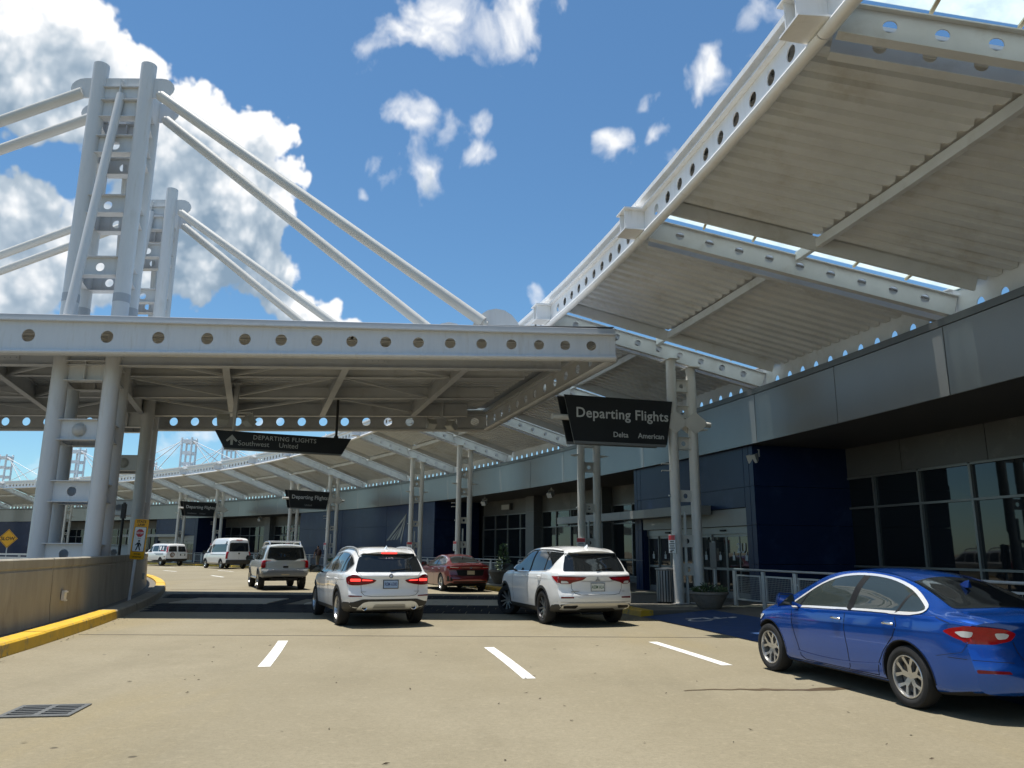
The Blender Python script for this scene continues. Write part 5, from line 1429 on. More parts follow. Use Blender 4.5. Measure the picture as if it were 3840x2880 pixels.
    def spokes(s, mb, style, R, y):
        def put(poly, t0, t1, ang, dish=.03):
            ca, sa = math.cos(ang), math.sin(ang)
            def fn(u, v, t):
                rr_ = math.hypot(u, v); yy = t - dish * (1 - min(1, rr_ / R)) 
                return Vector((u * ca - v * sa, yy, u * sa + v * ca))
            mb.prism(poly, fn, t0, t1, 1)
        hub = [(R * .2 * math.cos(2 * math.pi * i / 12), R * .2 * math.sin(2 * math.pi * i / 12)) for i in range(12)]
        put(hub, y - .03, y, 0)
        if style == 'ysplit':        # five spokes that fork towards the rim
            for i in range(5):
                a = 2 * math.pi * i / 5 + .3
                put([(R * .12, -.030), (R * .52, -.030), (R * 1.0, -.105), (R * 1.0, -.055), (R * .60, -.006), (R * .60, .006), (R * 1.0, .055), (R * 1.0, .105), (R * .52, .030), (R * .12, .030)], y - .03, y, a)
        elif style == 'blade':       # offset blades
            for i in range(5):
                a = 2 * math.pi * i / 5
                put([(R * .1, -.022), (R * 1.0, -.075), (R * 1.0, -.03), (R * .15, .012)], y - .03, y, a)
                put([(R * .1, -.012), (R * .98, .05), (R * .98, .075), (R * .12, .02)], y - .03, y - .006, a + .25)
        else:
            n = style
            for i in range(n):
                a = 2 * math.pi * i / n
                put([(R * .12, -.034), (R * .6, -.024), (R * 1.0, -.036), (R * 1.0, .036), (R * .6, .024), (R * .12, .034)], y - .03, y, a)
    # ---- small parts
    def mirror(s, x, z, m='trim_black', size=1.0, cap=None):
        for sgn in (1, -1):
            p, n = s.at(x, z, 'side', sgn); mb = MB(); k = size
            pts = [(.05, 0, -.07), (.06, .24, -.085), (.03, .26, .0), (.04, .22, .085), (.05, .02, .07)]
            outer = [Vector((p.x - .03 + a * k, p.y + sgn * (.06 + b * k), p.z + .09 + c * k)) for a, b, c in pts]
            inner = [Vector((q.x + .13 * k, lerp(q.y, p.y + sgn * .16, .35), lerp(q.z, p.z + .09, .35))) for q in outer]
            n5 = 5; mb.add(outer + inner, [tuple(range(5)), tuple(range(9, 4, -1))] + [(i, (i + 1) % 5, 5 + (i + 1) % 5, 5 + i) for i in range(5)])
            mb.bar(p, Vector((p.x + .03, p.y + sgn * .12, p.z + .05)), .07, .04)
            o = mb.build('mirror', cap or m, s.t, 50)
            gl = [Vector((q.x - .004, lerp(q.y, p.y + sgn * .19, .12), lerp(q.z, p.z + .09, .12))) for q in outer]
            mb = MB(); mb.add(gl, [(0, 1, 2, 3, 4)]); mb.build('mirror_glass', 'car_glass_clear', o)
    def plate(s, y, z, m, txt, ink, w=.305, h=.152, frame=None, tilt=0):
        p, n = s.at(y, z, 'rear'); M = basis(p + Vector((-.016, 0, 0)), (0, -1, 0), (math.sin(rad(tilt)), 0, math.cos(rad(tilt))))
        if frame: mb = MB(); mb.prism([(-w/2 - .014, -h/2 - .014), (w/2 + .014, -h/2 - .014), (w/2 + .014, h/2 + .014), (-w/2 - .014, h/2 + .014)], lambda u, v, t: M @ Vector((u, v, t)), -.012, -.002); mb.build('plate_frame', frame, s.t)
        mb = MB(); mb.prism([(-w/2, -h/2), (w/2, -h/2), (w/2, h/2), (-w/2, h/2)], lambda u, v, t: M @ Vector((u, v, t)), -.010, .001); o = mb.build('licence_plate', m, s.t)
        if txt: text_mesh('plate_text', txt, .098, ink, o, M @ Matrix.Translation((0, -.032, .0015)), bold=.0010, align='CENTER', ext=.0005, sx=.66)
        return o
    def fin(s, x, m):
        p, n = s.at(x, 0, 'top'); mb = MB()
        mb.add([p + Vector(q) for q in ((-.09, -.025, -.01), (.10, -.022, -.01), (.10, .022, -.01), (-.09, .025, -.01), (-.085, 0, .075), (-.02, 0, .06))], [(0, 1, 5, 4), (1, 2, 5), (2, 3, 4, 5), (3, 0, 4)]); mb.build('antenna_fin', m, s.t, 50)
    def handle(s, x, z, m, l=.17):
        for sgn in (1, -1):
            p, n = s.at(x, z, 'side', sgn); mb = MB()
            mb.path([p + Vector((-l/2, sgn * .004, 0)), p + Vector((-l/2 + .03, sgn * .030, .004)), p + Vector((0, sgn * .036, .006)), p + Vector((l/2 - .03, sgn * .030, .004)), p + Vector((l/2, sgn * .004, 0))], .014, 8); mb.build('door_handle', m, s.t, 60)
    def shadow_floor(s): pass
def rpoly(poly, n=3):
    """soften an outline by a closed Catmull-Rom"""
    q = [poly[-1]] + list(poly) + [poly[0], poly[1]]; out = []
    m = len(poly)
    for i in range(m):
        p0, p1, p2, p3 = poly[i - 1], poly[i], poly[(i + 1) % m], poly[(i + 2) % m]
        for k in range(n):
            t = k / n; out.append(tuple(.5 * (2 * b + (c - a) * t + (2 * a - 5 * b + 4 * c - d) * t * t + (3 * b - a - 3 * c + d) * t ** 3) for a, b, c, d in zip(p0, p1, p2, p3)))
    return out
def soft(poly, r=.03, n=3):
    """round the corners of an outline"""
    out = []; m = len(poly)
    for i in range(m):
        p = Vector(poly[i]); a = Vector(poly[i - 1]) - p; b = Vector(poly[(i + 1) % m]) - p
        k = min(r, a.length * .45, b.length * .45); s0 = p + a.normalized() * k; s1 = p + b.normalized() * k
        for j in range(n + 1):
            t = j / n; q = s0 * (1 - t) ** 2 + p * 2 * t * (1 - t) + s1 * t * t; out.append((q.x, q.y))
    return out
def mir(poly): return [(-a, b) for a, b in reversed(poly)]

def arch_lips(c, m, k0=1.16, w=.07, a0=-8, a1=188):
    sp = c.sp
    for x in (0, sp['wb']):
        for sgn in (1, -1):
            R = sp['wheel_r'] * k0 + w / 2
            pts = [(x + R * math.cos(rad(a)), sp['wz'] + R * math.sin(rad(a))) for a in frange(a0, a1, 22)]
            c.strip('arch_trim', pts, w, m, 'side', sgn, .007)
def seam(c, pts, view='side', sgns=(1, -1), w=.008, m='gap_black', name='panel_gap'):
    if view == 'side':
        for g in sgns: c.strip(name, pts, w, m, 'side', g, .003)
    else: c.strip(name, pts, w, m, view, 1, .003)
def disc_badge(c, y, z, r, m, m2=None):
    p, n = c.at(y, z, 'rear'); M = basis(p - Vector((.004, 0, 0)), (0, -1, 0), (0, 0, 1))
    mb = MB(); mb.prism([(r * math.cos(rad(a)), r * math.sin(rad(a))) for a in range(0, 360, 20)], lambda u, v, t: M @ Vector((u, v, t)), -.005, .004); o = mb.build('badge', m, c.t)
    if m2:
        for q in (0, 180):
            mb = MB(); mb.prism([(0, 0)] + [(r * .68 * math.cos(rad(a + q)), r * .68 * math.sin(rad(a + q))) for a in range(0, 91, 15)], lambda u, v, t: M @ Vector((u, v, t)), .004, .006); mb.build('badge_field', m2, o)
        for q in (90, 270):
            mb = MB(); mb.prism([(0, 0)] + [(r * .68 * math.cos(rad(a + q)), r * .68 * math.sin(rad(a + q))) for a in range(0, 91, 15)], lambda u, v, t: M @ Vector((u, v, t)), .004, .006); mb.build('badge_field', 'plate_blue', o)
def rails(c, x0, x1, y, m, r=.02, lift=.05):
    for s in (1, -1):
        pts = []
        for x in frange(x0, x1, 10):
            p, n = c.at(x, s * y, 'top'); u = (x - x0) / (x1 - x0); pts.append(p + Vector((0, 0, lift * min(1, 8 * u, 8 * (1 - u)) - .005)))
        mb = MB(); mb.path(pts, r, 8); mb.build('roof_rail', m, c.t, 50)
def wiper(c, y0, z0, y1, z1):
    a, n = c.at(y0, z0, 'rear'); b, n2 = c.at(y1, z1, 'rear'); mb = MB(); o = Vector((-.02, 0, .01))
    mb.path([a + o * .3, a + o, b + o], .009, 6); mb.build('rear_wiper', 'trim_black', c.t, 50)

# ---------------------------------------------------------------- blue sedan, near right
def heading(dx, dy): return math.atan2(dy, dx)
c = Car('blue_sedan', 'bright blue sedan with silver alloy wheels parked at the right edge', 'car', (0, 0, 0), 0, 'paint_blue', dict(
    x0=-1.03, x1=3.62, wb=2.70, track=1.60, wheel_r=.325, wz=.325, arch=1.15, tyre_w=.21, n=80, shear=.8, rbow=.20, fbow=.46,
    top=[(-1.03, .985), (-.80, 1.025), (-.52, 1.055), (-.25, 1.16), (.10, 1.305), (.45, 1.405), (.85, 1.452), (1.2, 1.455), (1.55, 1.42), (1.85, 1.33), (2.2, 1.155), (2.5, 1.00), (2.8, .915), (3.2, .815), (3.5, .69), (3.62, .57)],
    topw=[(-1.03, .60), (-.75, .66), (-.4, .63), (0, .565), (.45, .54), (1.0, .55), (1.6, .575), (2.1, .64), (2.5, .72), (3.1, .70), (3.62, .5)],
    width=[(-1.03, .79), (-.7, .865), (-.3, .893), (0, .90), (1.3, .893), (2.6, .893), (3.1, .865), (3.4, .79), (3.62, .68)],
    belt=[(-1.03, .93), (-.5, .985), (0, .975), (.6, .95), (1.2, .93), (2.0, .90), (2.5, .865), (3.0, .79), (3.4, .66), (3.62, .52)],
    bot=[(-1.03, .27), (-.7, .22), (-.3, .19), (.5, .185), (2.7, .18), (3.3, .20), (3.62, .30)],
    rear=[(.18, .10), (.30, .03), (.45, .0), (.60, .02), (.75, .055), (.88, .05), (.97, .0), (1.1, .02), (1.5, .02)],
    front=[(.18, .10), (.35, .0), (.55, .02), (.75, .10), (.9, .18)]), 'cars along the terminal kerb', .975)
c.t.location = (4.29 + .80 * .978, 8.70 + .80 * .21, .0); c.t.rotation_euler = (0, 0, heading(-.235, .972))
dlo = [(2.22, .925), (1.98, 1.09), (1.70, 1.245), (1.42, 1.338), (1.10, 1.375), (.75, 1.372), (.42, 1.325), (.12, 1.235), (-.12, 1.125), (-.235, 1.055), (-.20, 1.005), (-.02, .985), (.5, .975), (1.2, .955), (1.8, .935)]
c.both('side_glass', rpoly(dlo, 2), 'car_glass_clear', off=.005)
for g in (1, -1):
    c.strip('window_chrome', rpoly(dlo, 3), .028, 'chrome_bright', 'side', g, .010, closed=True)
    c.strip('pillar_trim', [(.99, .955), (.93, 1.37)], .11, 'trim_black', 'side', g, .007)
    c.strip('pillar_trim', [(.16, .98), (.09, 1.21)], .035, 'trim_black', 'side', g, .007)
    c.strip('pillar_trim', [(2.02, .94), (1.90, 1.12)], .03, 'trim_black', 'side', g, .007)
c.lay('rear_window', soft([(-.43, -.60), (-.46, 0), (-.43, .60), (.26, .485), (.31, 0), (.26, -.485)], .06), 'car_glass', 'top', off=.004)
c.lay('windscreen', soft([(1.66, -.52), (1.62, 0), (1.66, .52), (2.38, .66), (2.46, 0), (2.38, -.66)], .05), 'car_glass', 'top', off=.004)
side_l = soft([(-.97, .75), (-.985, .925), (-.80, .925), (-.62, .89), (-.54, .855), (-.66, .795), (-.85, .75)], .03)
for g in (1, -1): 
    o = c.lay('tail_light', side_l, 'lens_red', 'side', g, off=.010)
    c.lay('reverse_lens', soft([(-.80, .81), (-.82, .87), (-.74, .87), (-.66, .855), (-.73, .81)], .02), 'lens_clear', 'side', g, off=.014, parent=o)
for f in (lambda q: q, mir):
    o = c.lay('tail_light', f(soft([(.80, .75), (.80, .925), (.64, .92), (.47, .90), (.38, .86), (.44, .79), (.60, .75)], .03)), 'lens_red', 'rear', off=.010)
    c.lay('reverse_lens', f(soft([(.56, .80), (.585, .86), (.50, .865), (.45, .85), (.48, .81)], .02)), 'lens_clear', 'rear', off=.014, parent=o)
    c.lay('rear_reflector', f(soft([(.77, .475), (.77, .51), (.52, .505), (.50, .48)], .012)), 'lens_red_dark', 'rear', off=.006)
    c.lay('headlight', f(soft([(.78, .66), (.80, .76), (.50, .74), (.45, .66)], .02)), 'lens_clear', 'front', off=.008)
for g in (1, -1): c.lay('headlight', soft([(3.30, .57), (3.28, .68), (3.05, .745), (2.80, .775), (2.95, .66)], .03), 'lens_clear', 'side', g, off=.008)
seam(c, [(1.00, .955), (1.02, .75), (.98, .50), (.98, .30), (1.02, .26)])
seam(c, [(2.14, .90), (2.12, .7), (2.02, .45), (1.98, .30), (1.9, .265)]); seam(c, [(1.9, .262), (1.0, .262), (.48, .27)]); seam(c, [(.14, .98), (.10, .86), (.17, .72), (.34, .55), (.45, .40), (.48, .27)])
seam(c, [(-.46, .985), (-.62, .935)], w=.008); seam(c, [(-.80, .775), (-.72, .66), (-.45, .60)], w=.005)
for y in (1, -1): seam(c, [(.66 * y, .99), (.655 * y, .93)], 'rear'); seam(c, [(.42 * y, .78), (.40 * y, .68), (.36 * y, .60), (.30 * y, .575)], 'rear')
seam(c, [(-.30, .575), (.30, .575)], 'rear'); seam(c, [(-.86, .60), (-.46, .585)], 'rear', w=.006); seam(c, [(.86, .60), (.46, .585)], 'rear', w=.006)
# body-side creases as slim raised ridges of the same paint
for g in (1, -1):
    c.strip('crease', crom([(-.72, .855), (0, .83), (1.0, .80), (2.1, .775), (2.6, .76)], 6), .016, 'paint_blue', 'side', g, .006)
    c.strip('crease', crom([(.42, .40), (1.0, .345), (1.6, .335), (2.05, .36)], 6), .022, 'paint_blue', 'side', g, .007)
c.handle(1.17, .845, 'chrome'); c.handle(.23, .862, 'chrome')
c.mirror(2.00, .925, 'trim_black', 1.1, cap='paint_blue'); c.fin(.02, 'paint_blue')
c.plate(0, .70, 'plate_white', None, None)
for (w, z) in ((.13, .905), (.12, .875)):
    p, n = c.at(.48 if z > .9 else .49, z + .03, 'rear'); MB().box(p + Vector((-.004, -.20, 0)), (.008, w, .012)).build('badge', 'chrome', c.t)
arch_lips(c, 'trim_black', 1.145, .012, -5, 185)
for g in (1, -1): c.strip('sill', [(.36, .225), (2.32, .215)], .05, 'trim_black', 'side', g, .004)
c.wheels('ysplit', 'alloy', .70)
mb = MB(); mb.tube((-.90, -.42, .23), (-.75, -.42, .24), .03, 12); mb.build('exhaust', 'satin_silver', c.t, 40)

# ---------------------------------------------------------------- white SUV in the middle lane
c = Car('white_suv', 'white SUV with lit brake lights and roof rails in the middle lane', 'car', (-2.92, 17.72, 0), heading(-.396, .918), 'paint_white', dict(
    x0=-.98, x1=3.72, wb=2.864, track=1.64, wheel_r=.365, wz=.365, arch=1.15, tyre_w=.24, n=72, shear=1.25, rbow=.13, fbow=.30, pan=.45,
    top=[(-.98, 1.555), (-.6, 1.615), (0, 1.655), (.7, 1.668), (1.3, 1.64), (1.7, 1.565), (2.1, 1.385), (2.45, 1.19), (2.75, 1.10), (3.2, 1.03), (3.5, .94), (3.72, .80)],
    topw=[(-.98, .60), (-.5, .645), (.5, .65), (1.4, .64), (2.1, .70), (2.5, .79), (3.3, .74), (3.72, .6)],
    width=[(-.98, .865), (-.6, .925), (0, .945), (1.4, .935), (2.86, .945), (3.3, .90), (3.72, .76)],
    belt=[(-.98, 1.10), (0, 1.085), (1.2, 1.06), (2.4, 1.03), (3.1, .95), (3.72, .72)],
    bot=[(-.98, .40), (-.6, .30), (0, .25), (2.86, .25), (3.4, .28), (3.72, .38)],
    rear=[(.25, .26), (.38, .10), (.52, .02), (.66, .0), (.80, .045), (.98, .045), (1.06, .035), (1.12, .08), (1.25, .16), (1.42, .26), (1.50, .27), (1.56, .22), (1.66, .22)],
    front=[(.25, .12), (.45, .02), (.7, .0), (.95, .08), (1.1, .16)]))
dlo = [(2.34, 1.065), (2.02, 1.28), (1.68, 1.44), (1.30, 1.52), (.7, 1.54), (.1, 1.52), (-.32, 1.455), (-.58, 1.35), (-.66, 1.285), (-.52, 1.19), (-.36, 1.13), (.2, 1.115), (1.2, 1.09)]
c.both('side_glass', rpoly(dlo, 2), 'car_glass', off=.004)
for g in (1, -1):
    c.strip('window_trim', rpoly(dlo, 3), .02, 'satin_silver', 'side', g, .008, closed=True)
    c.strip('pillar_trim', [(1.02, 1.09), (.96, 1.535)], .09, 'trim_black', 'side', g, .007); c.strip('pillar_trim', [(-.02, 1.11), (-.12, 1.50)], .06, 'trim_black', 'side', g, .007)
c.lay('rear_window', soft([(-.735, 1.135), (.735, 1.135), (.66, 1.38), (.585, 1.515), (-.585, 1.515), (-.66, 1.38)], .05), 'car_glass', 'rear', off=.005)
c.lay('windscreen', soft([(1.62, -.60), (1.58, 0), (1.62, .60), (2.42, .76), (2.52, 0), (2.42, -.76)], .05), 'car_glass', 'top')
c.lay('sunroof', soft([(.15, -.48), (1.35, -.48), (1.35, .48), (.15, .48)], .06), 'car_glass', 'top')
c.lay('brake_light', soft([(-.17, 1.515), (.17, 1.515), (.17, 1.54), (-.17, 1.54)], .008), 'lens_lit', 'rear', off=.012)
p, n = c.at(0, 1.40, 'rear'); text_mesh('window_letters', 'A\u0394\u03a0', .085, 'sign_white', c.t, basis(p + Vector((-.014, 0, -.02)), (0, -1, 0), (.5, 0, 1)), align='CENTER', bold=.001, ext=.001)
for f in (lambda q: q, mir):
    o = c.lay('tail_light', f(soft([(.875, .885), (.885, 1.02), (.80, 1.082), (.70, 1.072), (.61, 1.01), (.36, .985), (.30, .965), (.38, .91), (.50, .885), (.66, .865), (.80, .865)], .025)), 'lens_red_dark', 'rear', off=.010, res=.03)
    c.lay('lit_bar', f(soft([(.83, .945), (.83, 1.0), (.63, 1.0), (.63, .945)], .015)), 'lens_lit', 'rear', off=.016, parent=o); c.lay('lit_bar', f(soft([(.60, .955), (.60, .985), (.42, .975), (.38, .965), (.42, .955)], .008)), 'lens_lit', 'rear', off=.016, parent=o)
    c.lay('rear_reflector', f(soft([(.86, .635), (.86, .665), (.60, .655), (.60, .635)], .01)), 'lens_red_dark', 'rear', off=.006)
    c.lay('headlight', f(soft([(.80, .80), (.80, .93), (.42, .90), (.42, .80)], .03)), 'lens_clear', 'front', off=.008)
for g in (1, -1): c.lay('tail_light', soft([(-.955, .87), (-.95, 1.04), (-.80, 1.06), (-.66, .99), (-.72, .91), (-.85, .87)], .03), 'lens_red_dark', 'side', g, off=.008)
c.lay('lower_valance', soft([(-.86, .32), (.86, .32), (.86, .50), (.80, .52), (.58, .585), (-.58, .585), (-.80, .52), (-.86, .50)], .03), 'clad_grey', 'rear', off=.006)
c.lay('skid_plate', soft([(-.66, .36), (.66, .36), (.66, .42), (.56, .52), (.46, .54), (-.46, .54), (-.56, .52), (-.66, .42)], .04), 'paint_white', 'rear', off=.014)
c.lay('skid_inset', soft([(-.36, .375), (.36, .375), (.33, .485), (-.33, .485)], .03), 'satin_silver', 'rear', off=.019)
for y in (.53, -.53):
    p, n = c.at(y, .42, 'rear'); mb = MB(); M = Matrix.Translation(p + Vector((.02, 0, 0))) @ Matrix.Rotation(rad(-90), 4, 'Y'); mb.lathe([(.048, -.05), (.048, .05), (.058, .055), (.066, .05), (.066, -.05)], 20, M); mb.build('exhaust', 'chrome', c.t, 40)
    mb = MB(); mb.lathe([(0, .02), (.048, .02)], 20, M); mb.build('exhaust_bore', 'gap_black', c.t)
seam(c, [(-.62, .87), (-.61, .72), (-.55, .66), (-.40, .64), (.40, .64), (.55, .66), (.61, .72), (.62, .87)], 'rear'); seam(c, [(-.70, 1.125), (-.62, 1.07)], 'rear'); seam(c, [(.70, 1.125), (.62, 1.07)], 'rear')
seam(c, [(1.02, 1.09), (1.05, .8), (1.02, .42)]); seam(c, [(2.22, 1.05), (2.2, .8), (2.1, .42)]); seam(c, [(-.02, 1.10), (0, .95), (.25, .78), (.42, .6), (.46, .42)])
seam(c, [(-.5, .985), (.5, .965), (2.4, .93)], w=.014, m='paint_white', name='crease')
c.plate(0, .885, 'plate_blue', 'REM-6380', 'plate_ink', frame='trim_black'); disc_badge(c, 0, 1.055, .044, 'trim_black', 'sign_white')
c.lay('tailgate_recess', soft([(-.24, .80), (.24, .80), (.24, .975), (-.24, .975)], .03), 'paint_white', 'rear', off=.003)
for (y, w) in ((.55, .16), (-.55, .17)):
    p, n = c.at(y, .735, 'rear'); MB().box(p + Vector((-.004, 0, 0)), (.006, w, .014)).build('badge', 'satin_silver', c.t)
wiper(c, 0, 1.16, -.46, 1.20); rails(c, -.62, 1.50, .62, 'satin_silver', .022, .045); c.fin(-.42, 'paint_white')
c.handle(1.16, .965, 'paint_white'); c.handle(.16, .975, 'paint_white'); c.mirror(2.10, 1.055, 'trim_black', 1.1)
arch_lips(c, 'clad_grey', 1.14, .075)
for g in (1, -1): c.lay('sill_cladding', soft([(.40, .24), (2.46, .24), (2.46, .37), (.40, .37)], .02), 'clad_grey', 'side', g, off=.006)
c.both('valance_side', soft([(-.97, .34), (-.40, .30), (-.40, .40), (-.52, .52), (-.97, .53)], .03), 'clad_grey', off=.006)
c.wheels('ysplit', 'alloy', .68)

# ---------------------------------------------------------------- white SUV pulling towards the kerb
c = Car('pearl_suv', 'pearl white SUV with black pillars and dark two-tone wheels near the kerb', 'car', (1.58, 18.25, 0), heading(-.31, .95), 'paint_pearl', dict(
    x0=-1.03, x1=3.66, wb=2.706, track=1.62, wheel_r=.365, wz=.365, arch=1.15, tyre_w=.24, n=72, shear=1.25, rbow=.14, fbow=.26, pan=.45,
    top=[(-1.03, 1.60), (-.6, 1.665), (0, 1.705), (.8, 1.715), (1.3, 1.685), (1.65, 1.60), (2.0, 1.42), (2.3, 1.24), (2.6, 1.17), (3.1, 1.11), (3.45, 1.02), (3.66, .86)],
    topw=[(-1.03, .60), (-.5, .65), (.5, .66), (1.4, .65), (2.0, .71), (2.4, .80), (3.3, .76), (3.66, .62)],
    width=[(-1.03, .865), (-.6, .92), (0, .932), (1.4, .925), (2.7, .932), (3.25, .90), (3.66, .78)],
    belt=[(-1.03, 1.14), (0, 1.13), (1.2, 1.10), (2.3, 1.07), (3.1, 1.0), (3.66, .80)],
    bot=[(-1.03, .36), (-.6, .28), (0, .24), (2.7, .24), (3.4, .28), (3.66, .38)],
    rear=[(.25, .24), (.38, .08), (.5, .01), (.66, .0), (.76, .05), (.95, .06), (1.08, .05), (1.14, .09), (1.3, .19), (1.48, .29), (1.56, .27), (1.62, .23), (1.7, .23)],
    front=[(.25, .1), (.45, .02), (.8, .0), (1.0, .06), (1.2, .14)]))
dlo = [(2.22, 1.115), (1.94, 1.32), (1.62, 1.485), (1.30, 1.565), (.7, 1.59), (.0, 1.585), (-.50, 1.56), (-.60, 1.53), (-.42, 1.30), (-.28, 1.20), (-.12, 1.165), (.4, 1.15), (1.2, 1.13)]
c.both('side_glass', rpoly(dlo, 2), 'car_glass', off=.004)
for g in (1, -1):
    c.strip('window_trim', [(2.2, 1.108), (1.2, 1.122), (.4, 1.142), (-.12, 1.157), (-.27, 1.19), (-.42, 1.30)], .016, 'chrome', 'side', g, .008)
    c.strip('pillar_trim', [(.98, 1.12), (.92, 1.59)], .10, 'trim_black', 'side', g, .007); c.strip('pillar_trim', [(.02, 1.16), (-.02, 1.585)], .06, 'trim_black', 'side', g, .007)
    c.strip('roof_edge', [(1.70, 1.46), (1.30, 1.595), (.7, 1.62), (0, 1.615), (-.55, 1.585)], .03, 'trim_black', 'side', g, .006)
c.lay('rear_window', soft([(-.74, 1.165), (.74, 1.165), (.70, 1.30), (.60, 1.555), (-.60, 1.555), (-.70, 1.30)], .04), 'car_glass', 'rear', off=.005)
c.lay('windscreen', soft([(1.56, -.60), (1.52, 0), (1.56, .60), (2.26, .78), (2.36, 0), (2.26, -.78)], .05), 'car_glass', 'top')
for f in (lambda q: q, mir):
    o = c.lay('tail_light', f(soft([(.86, .99), (.87, 1.065), (.60, 1.058), (.26, 1.045), (.34, .985), (.56, .935), (.62, .90), (.80, .90), (.86, .94)], .02)), 'lens_red_dark', 'rear', off=.010, res=.03)
    c.lay('lamp_bar', f(soft([(.84, 1.0), (.84, 1.04), (.34, 1.03), (.36, 1.0), (.58, .985)], .01)), 'lens_red', 'rear', off=.014, parent=o)
    c.lay('reverse_lens', f(soft([(.80, .91), (.80, .965), (.68, .96), (.64, .915)], .015)), 'lens_clear', 'rear', off=.014, parent=o)
    c.lay('rear_reflector', f(soft([(.82, .60), (.82, .635), (.56, .635), (.56, .605)], .01)), 'lens_red_dark', 'rear', off=.006)
    c.lay('exhaust_trim', f(soft([(.76, .40), (.76, .45), (.46, .46), (.50, .40)], .02)), 'trim_black', 'rear', off=.022)
    c.lay('headlight', f(soft([(.84, .72), (.84, .90), (.62, .90), (.60, .72)], .03)), 'lens_clear', 'front', off=.008)
for g in (1, -1): c.lay('tail_light', soft([(-.99, .93), (-1.0, 1.05), (-.80, 1.062), (-.56, 1.06), (-.66, 1.0), (-.82, .92)], .02), 'lens_red', 'side', g, off=.008)
c.lay('lower_valance', soft([(-.88, .30), (.88, .30), (.88, .475), (-.88, .475)], .03), 'clad_grey', 'rear', off=.006)
c.lay('skid_plate', soft([(-.80, .36), (-.45, .36), (-.36, .40), (.36, .40), (.45, .36), (.80, .36), (.80, .45), (.66, .505), (-.66, .505), (-.80, .45)], .03), 'satin_silver', 'rear', off=.014)
c.both('valance_side', soft([(-1.0, .32), (-.42, .29), (-.42, .36), (-.55, .45), (-1.0, .47)], .03), 'clad_grey', off=.006)
seam(c, [(-.60, .96), (-.59, .80), (-.52, .70), (-.38, .675), (.38, .675), (.52, .70), (.59, .80), (.60, .96)], 'rear')
seam(c, [(-.86, .525), (.86, .525)], 'rear', w=.006)
c.strip('tailgate_crease', [(-.50, .985), (-.30, .955), (.30, .955), (.50, .985)], .012, 'satin_silver', 'rear', off=.004)
seam(c, [(.98, 1.12), (1.0, .8), (.98, .42)]); seam(c, [(2.10, 1.08), (2.1, .8), (2.02, .42)]); seam(c, [(.02, 1.15), (.05, .95), (.25, .80), (.42, .6), (.46, .42)])
seam(c, [(-.5, 1.0), (.5, .99), (2.3, .965)], w=.014, m='paint_pearl', name='crease'); seam(c, [(.6, .52), (2.0, .50)], w=.02, m='paint_pearl', name='crease')
o = c.plate(0, .835, 'plate_white', 'ASSM ALA', 'plate_green', frame='chrome')
p, n = c.at(0, 1.0, 'rear')       # three-diamond emblem
for a in (90, 210, 330):
    M = basis(p + Vector((-.008, 0, -.004)), (0, -1, 0), (0, 0, 1)); ca, sa = math.cos(rad(a)), math.sin(rad(a)); l = .062
    pl = [(0, 0), (l/2 * ca - l * .30 * sa, l/2 * sa + l * .30 * ca), (l * ca, l * sa), (l/2 * ca + l * .30 * sa, l/2 * sa - l * .30 * ca)]
    mb = MB(); mb.prism(pl, lambda u, v, t: M @ Vector((u, v, t)), -.004, .006); mb.build('badge', 'satin_silver', c.t)
for (y, w) in ((.47, .30), (-.62, .08)):
    p, n = c.at(y, .745, 'rear'); MB().box(p + Vector((-.004, 0, 0)), (.006, w, .016)).build('badge', 'satin_silver', c.t)
wiper(c, .0, 1.185, -.40, 1.235); c.fin(-.40, 'paint_pearl'); c.handle(1.14, 1.02, 'paint_pearl'); c.handle(.18, 1.03, 'paint_pearl'); c.mirror(1.98, 1.11, 'trim_black', 1.1)
arch_lips(c, 'clad_grey', 1.14, .06)
for g in (1, -1): c.lay('sill_cladding', soft([(.38, .24), (2.32, .24), (2.32, .36), (.38, .36)], .02), 'clad_grey', 'side', g, off=.006)
c.wheels('blade', 'alloy_dark', .71, steer=.42, face_m='alloy')

# ---------------------------------------------------------------- dark red sedan at the kerb
c = Car('red_sedan', 'dark red sedan parked at the kerb beyond the white SUVs', 'car', (-1.95, 32.0, 0), heading(-.37, .93), 'paint_red', dict(
    x0=-1.08, x1=3.80, wb=2.825, track=1.62, wheel_r=.335, wz=.335, arch=1.15, tyre_w=.22, n=60, shear=.8, rbow=.18, fbow=.30,
    top=[(-1.08, 1.04), (-.85, 1.065), (-.55, 1.085), (-.2, 1.19), (.15, 1.32), (.55, 1.41), (1.0, 1.445), (1.4, 1.43), (1.8, 1.34), (2.2, 1.17), (2.55, 1.01), (3.0, .94), (3.5, .83), (3.80, .68)],
    topw=[(-1.08, .62), (-.75, .68), (-.4, .64), (.1, .56), (.6, .55), (1.4, .57), (2.0, .63), (2.5, .73), (3.2, .72), (3.80, .5)],
    width=[(-1.08, .82), (-.7, .89), (0, .92), (2.8, .915), (3.3, .87), (3.80, .70)], belt=[(-1.08, .98), (-.5, 1.0), (.6, .965), (2.0, .92), (2.6, .90), (3.2, .84), (3.80, .62)],
    bot=[(-1.08, .34), (-.6, .24), (0, .19), (2.8, .18), (3.80, .3)], rear=[(.2, .2), (.35, .05), (.5, .0), (.7, .05), (.9, .06), (1.02, .0), (1.5, .02)], front=[(.2, .1), (.4, .0), (.8, .1)]), 'cars along the terminal kerb')
dlo = [(2.28, .945), (1.95, 1.12), (1.6, 1.27), (1.2, 1.36), (.7, 1.355), (.3, 1.28), (-.05, 1.15), (-.22, 1.06), (.2, 1.0), (1.2, .965)]
c.both('side_glass', rpoly(dlo, 2), 'car_glass', off=.004)
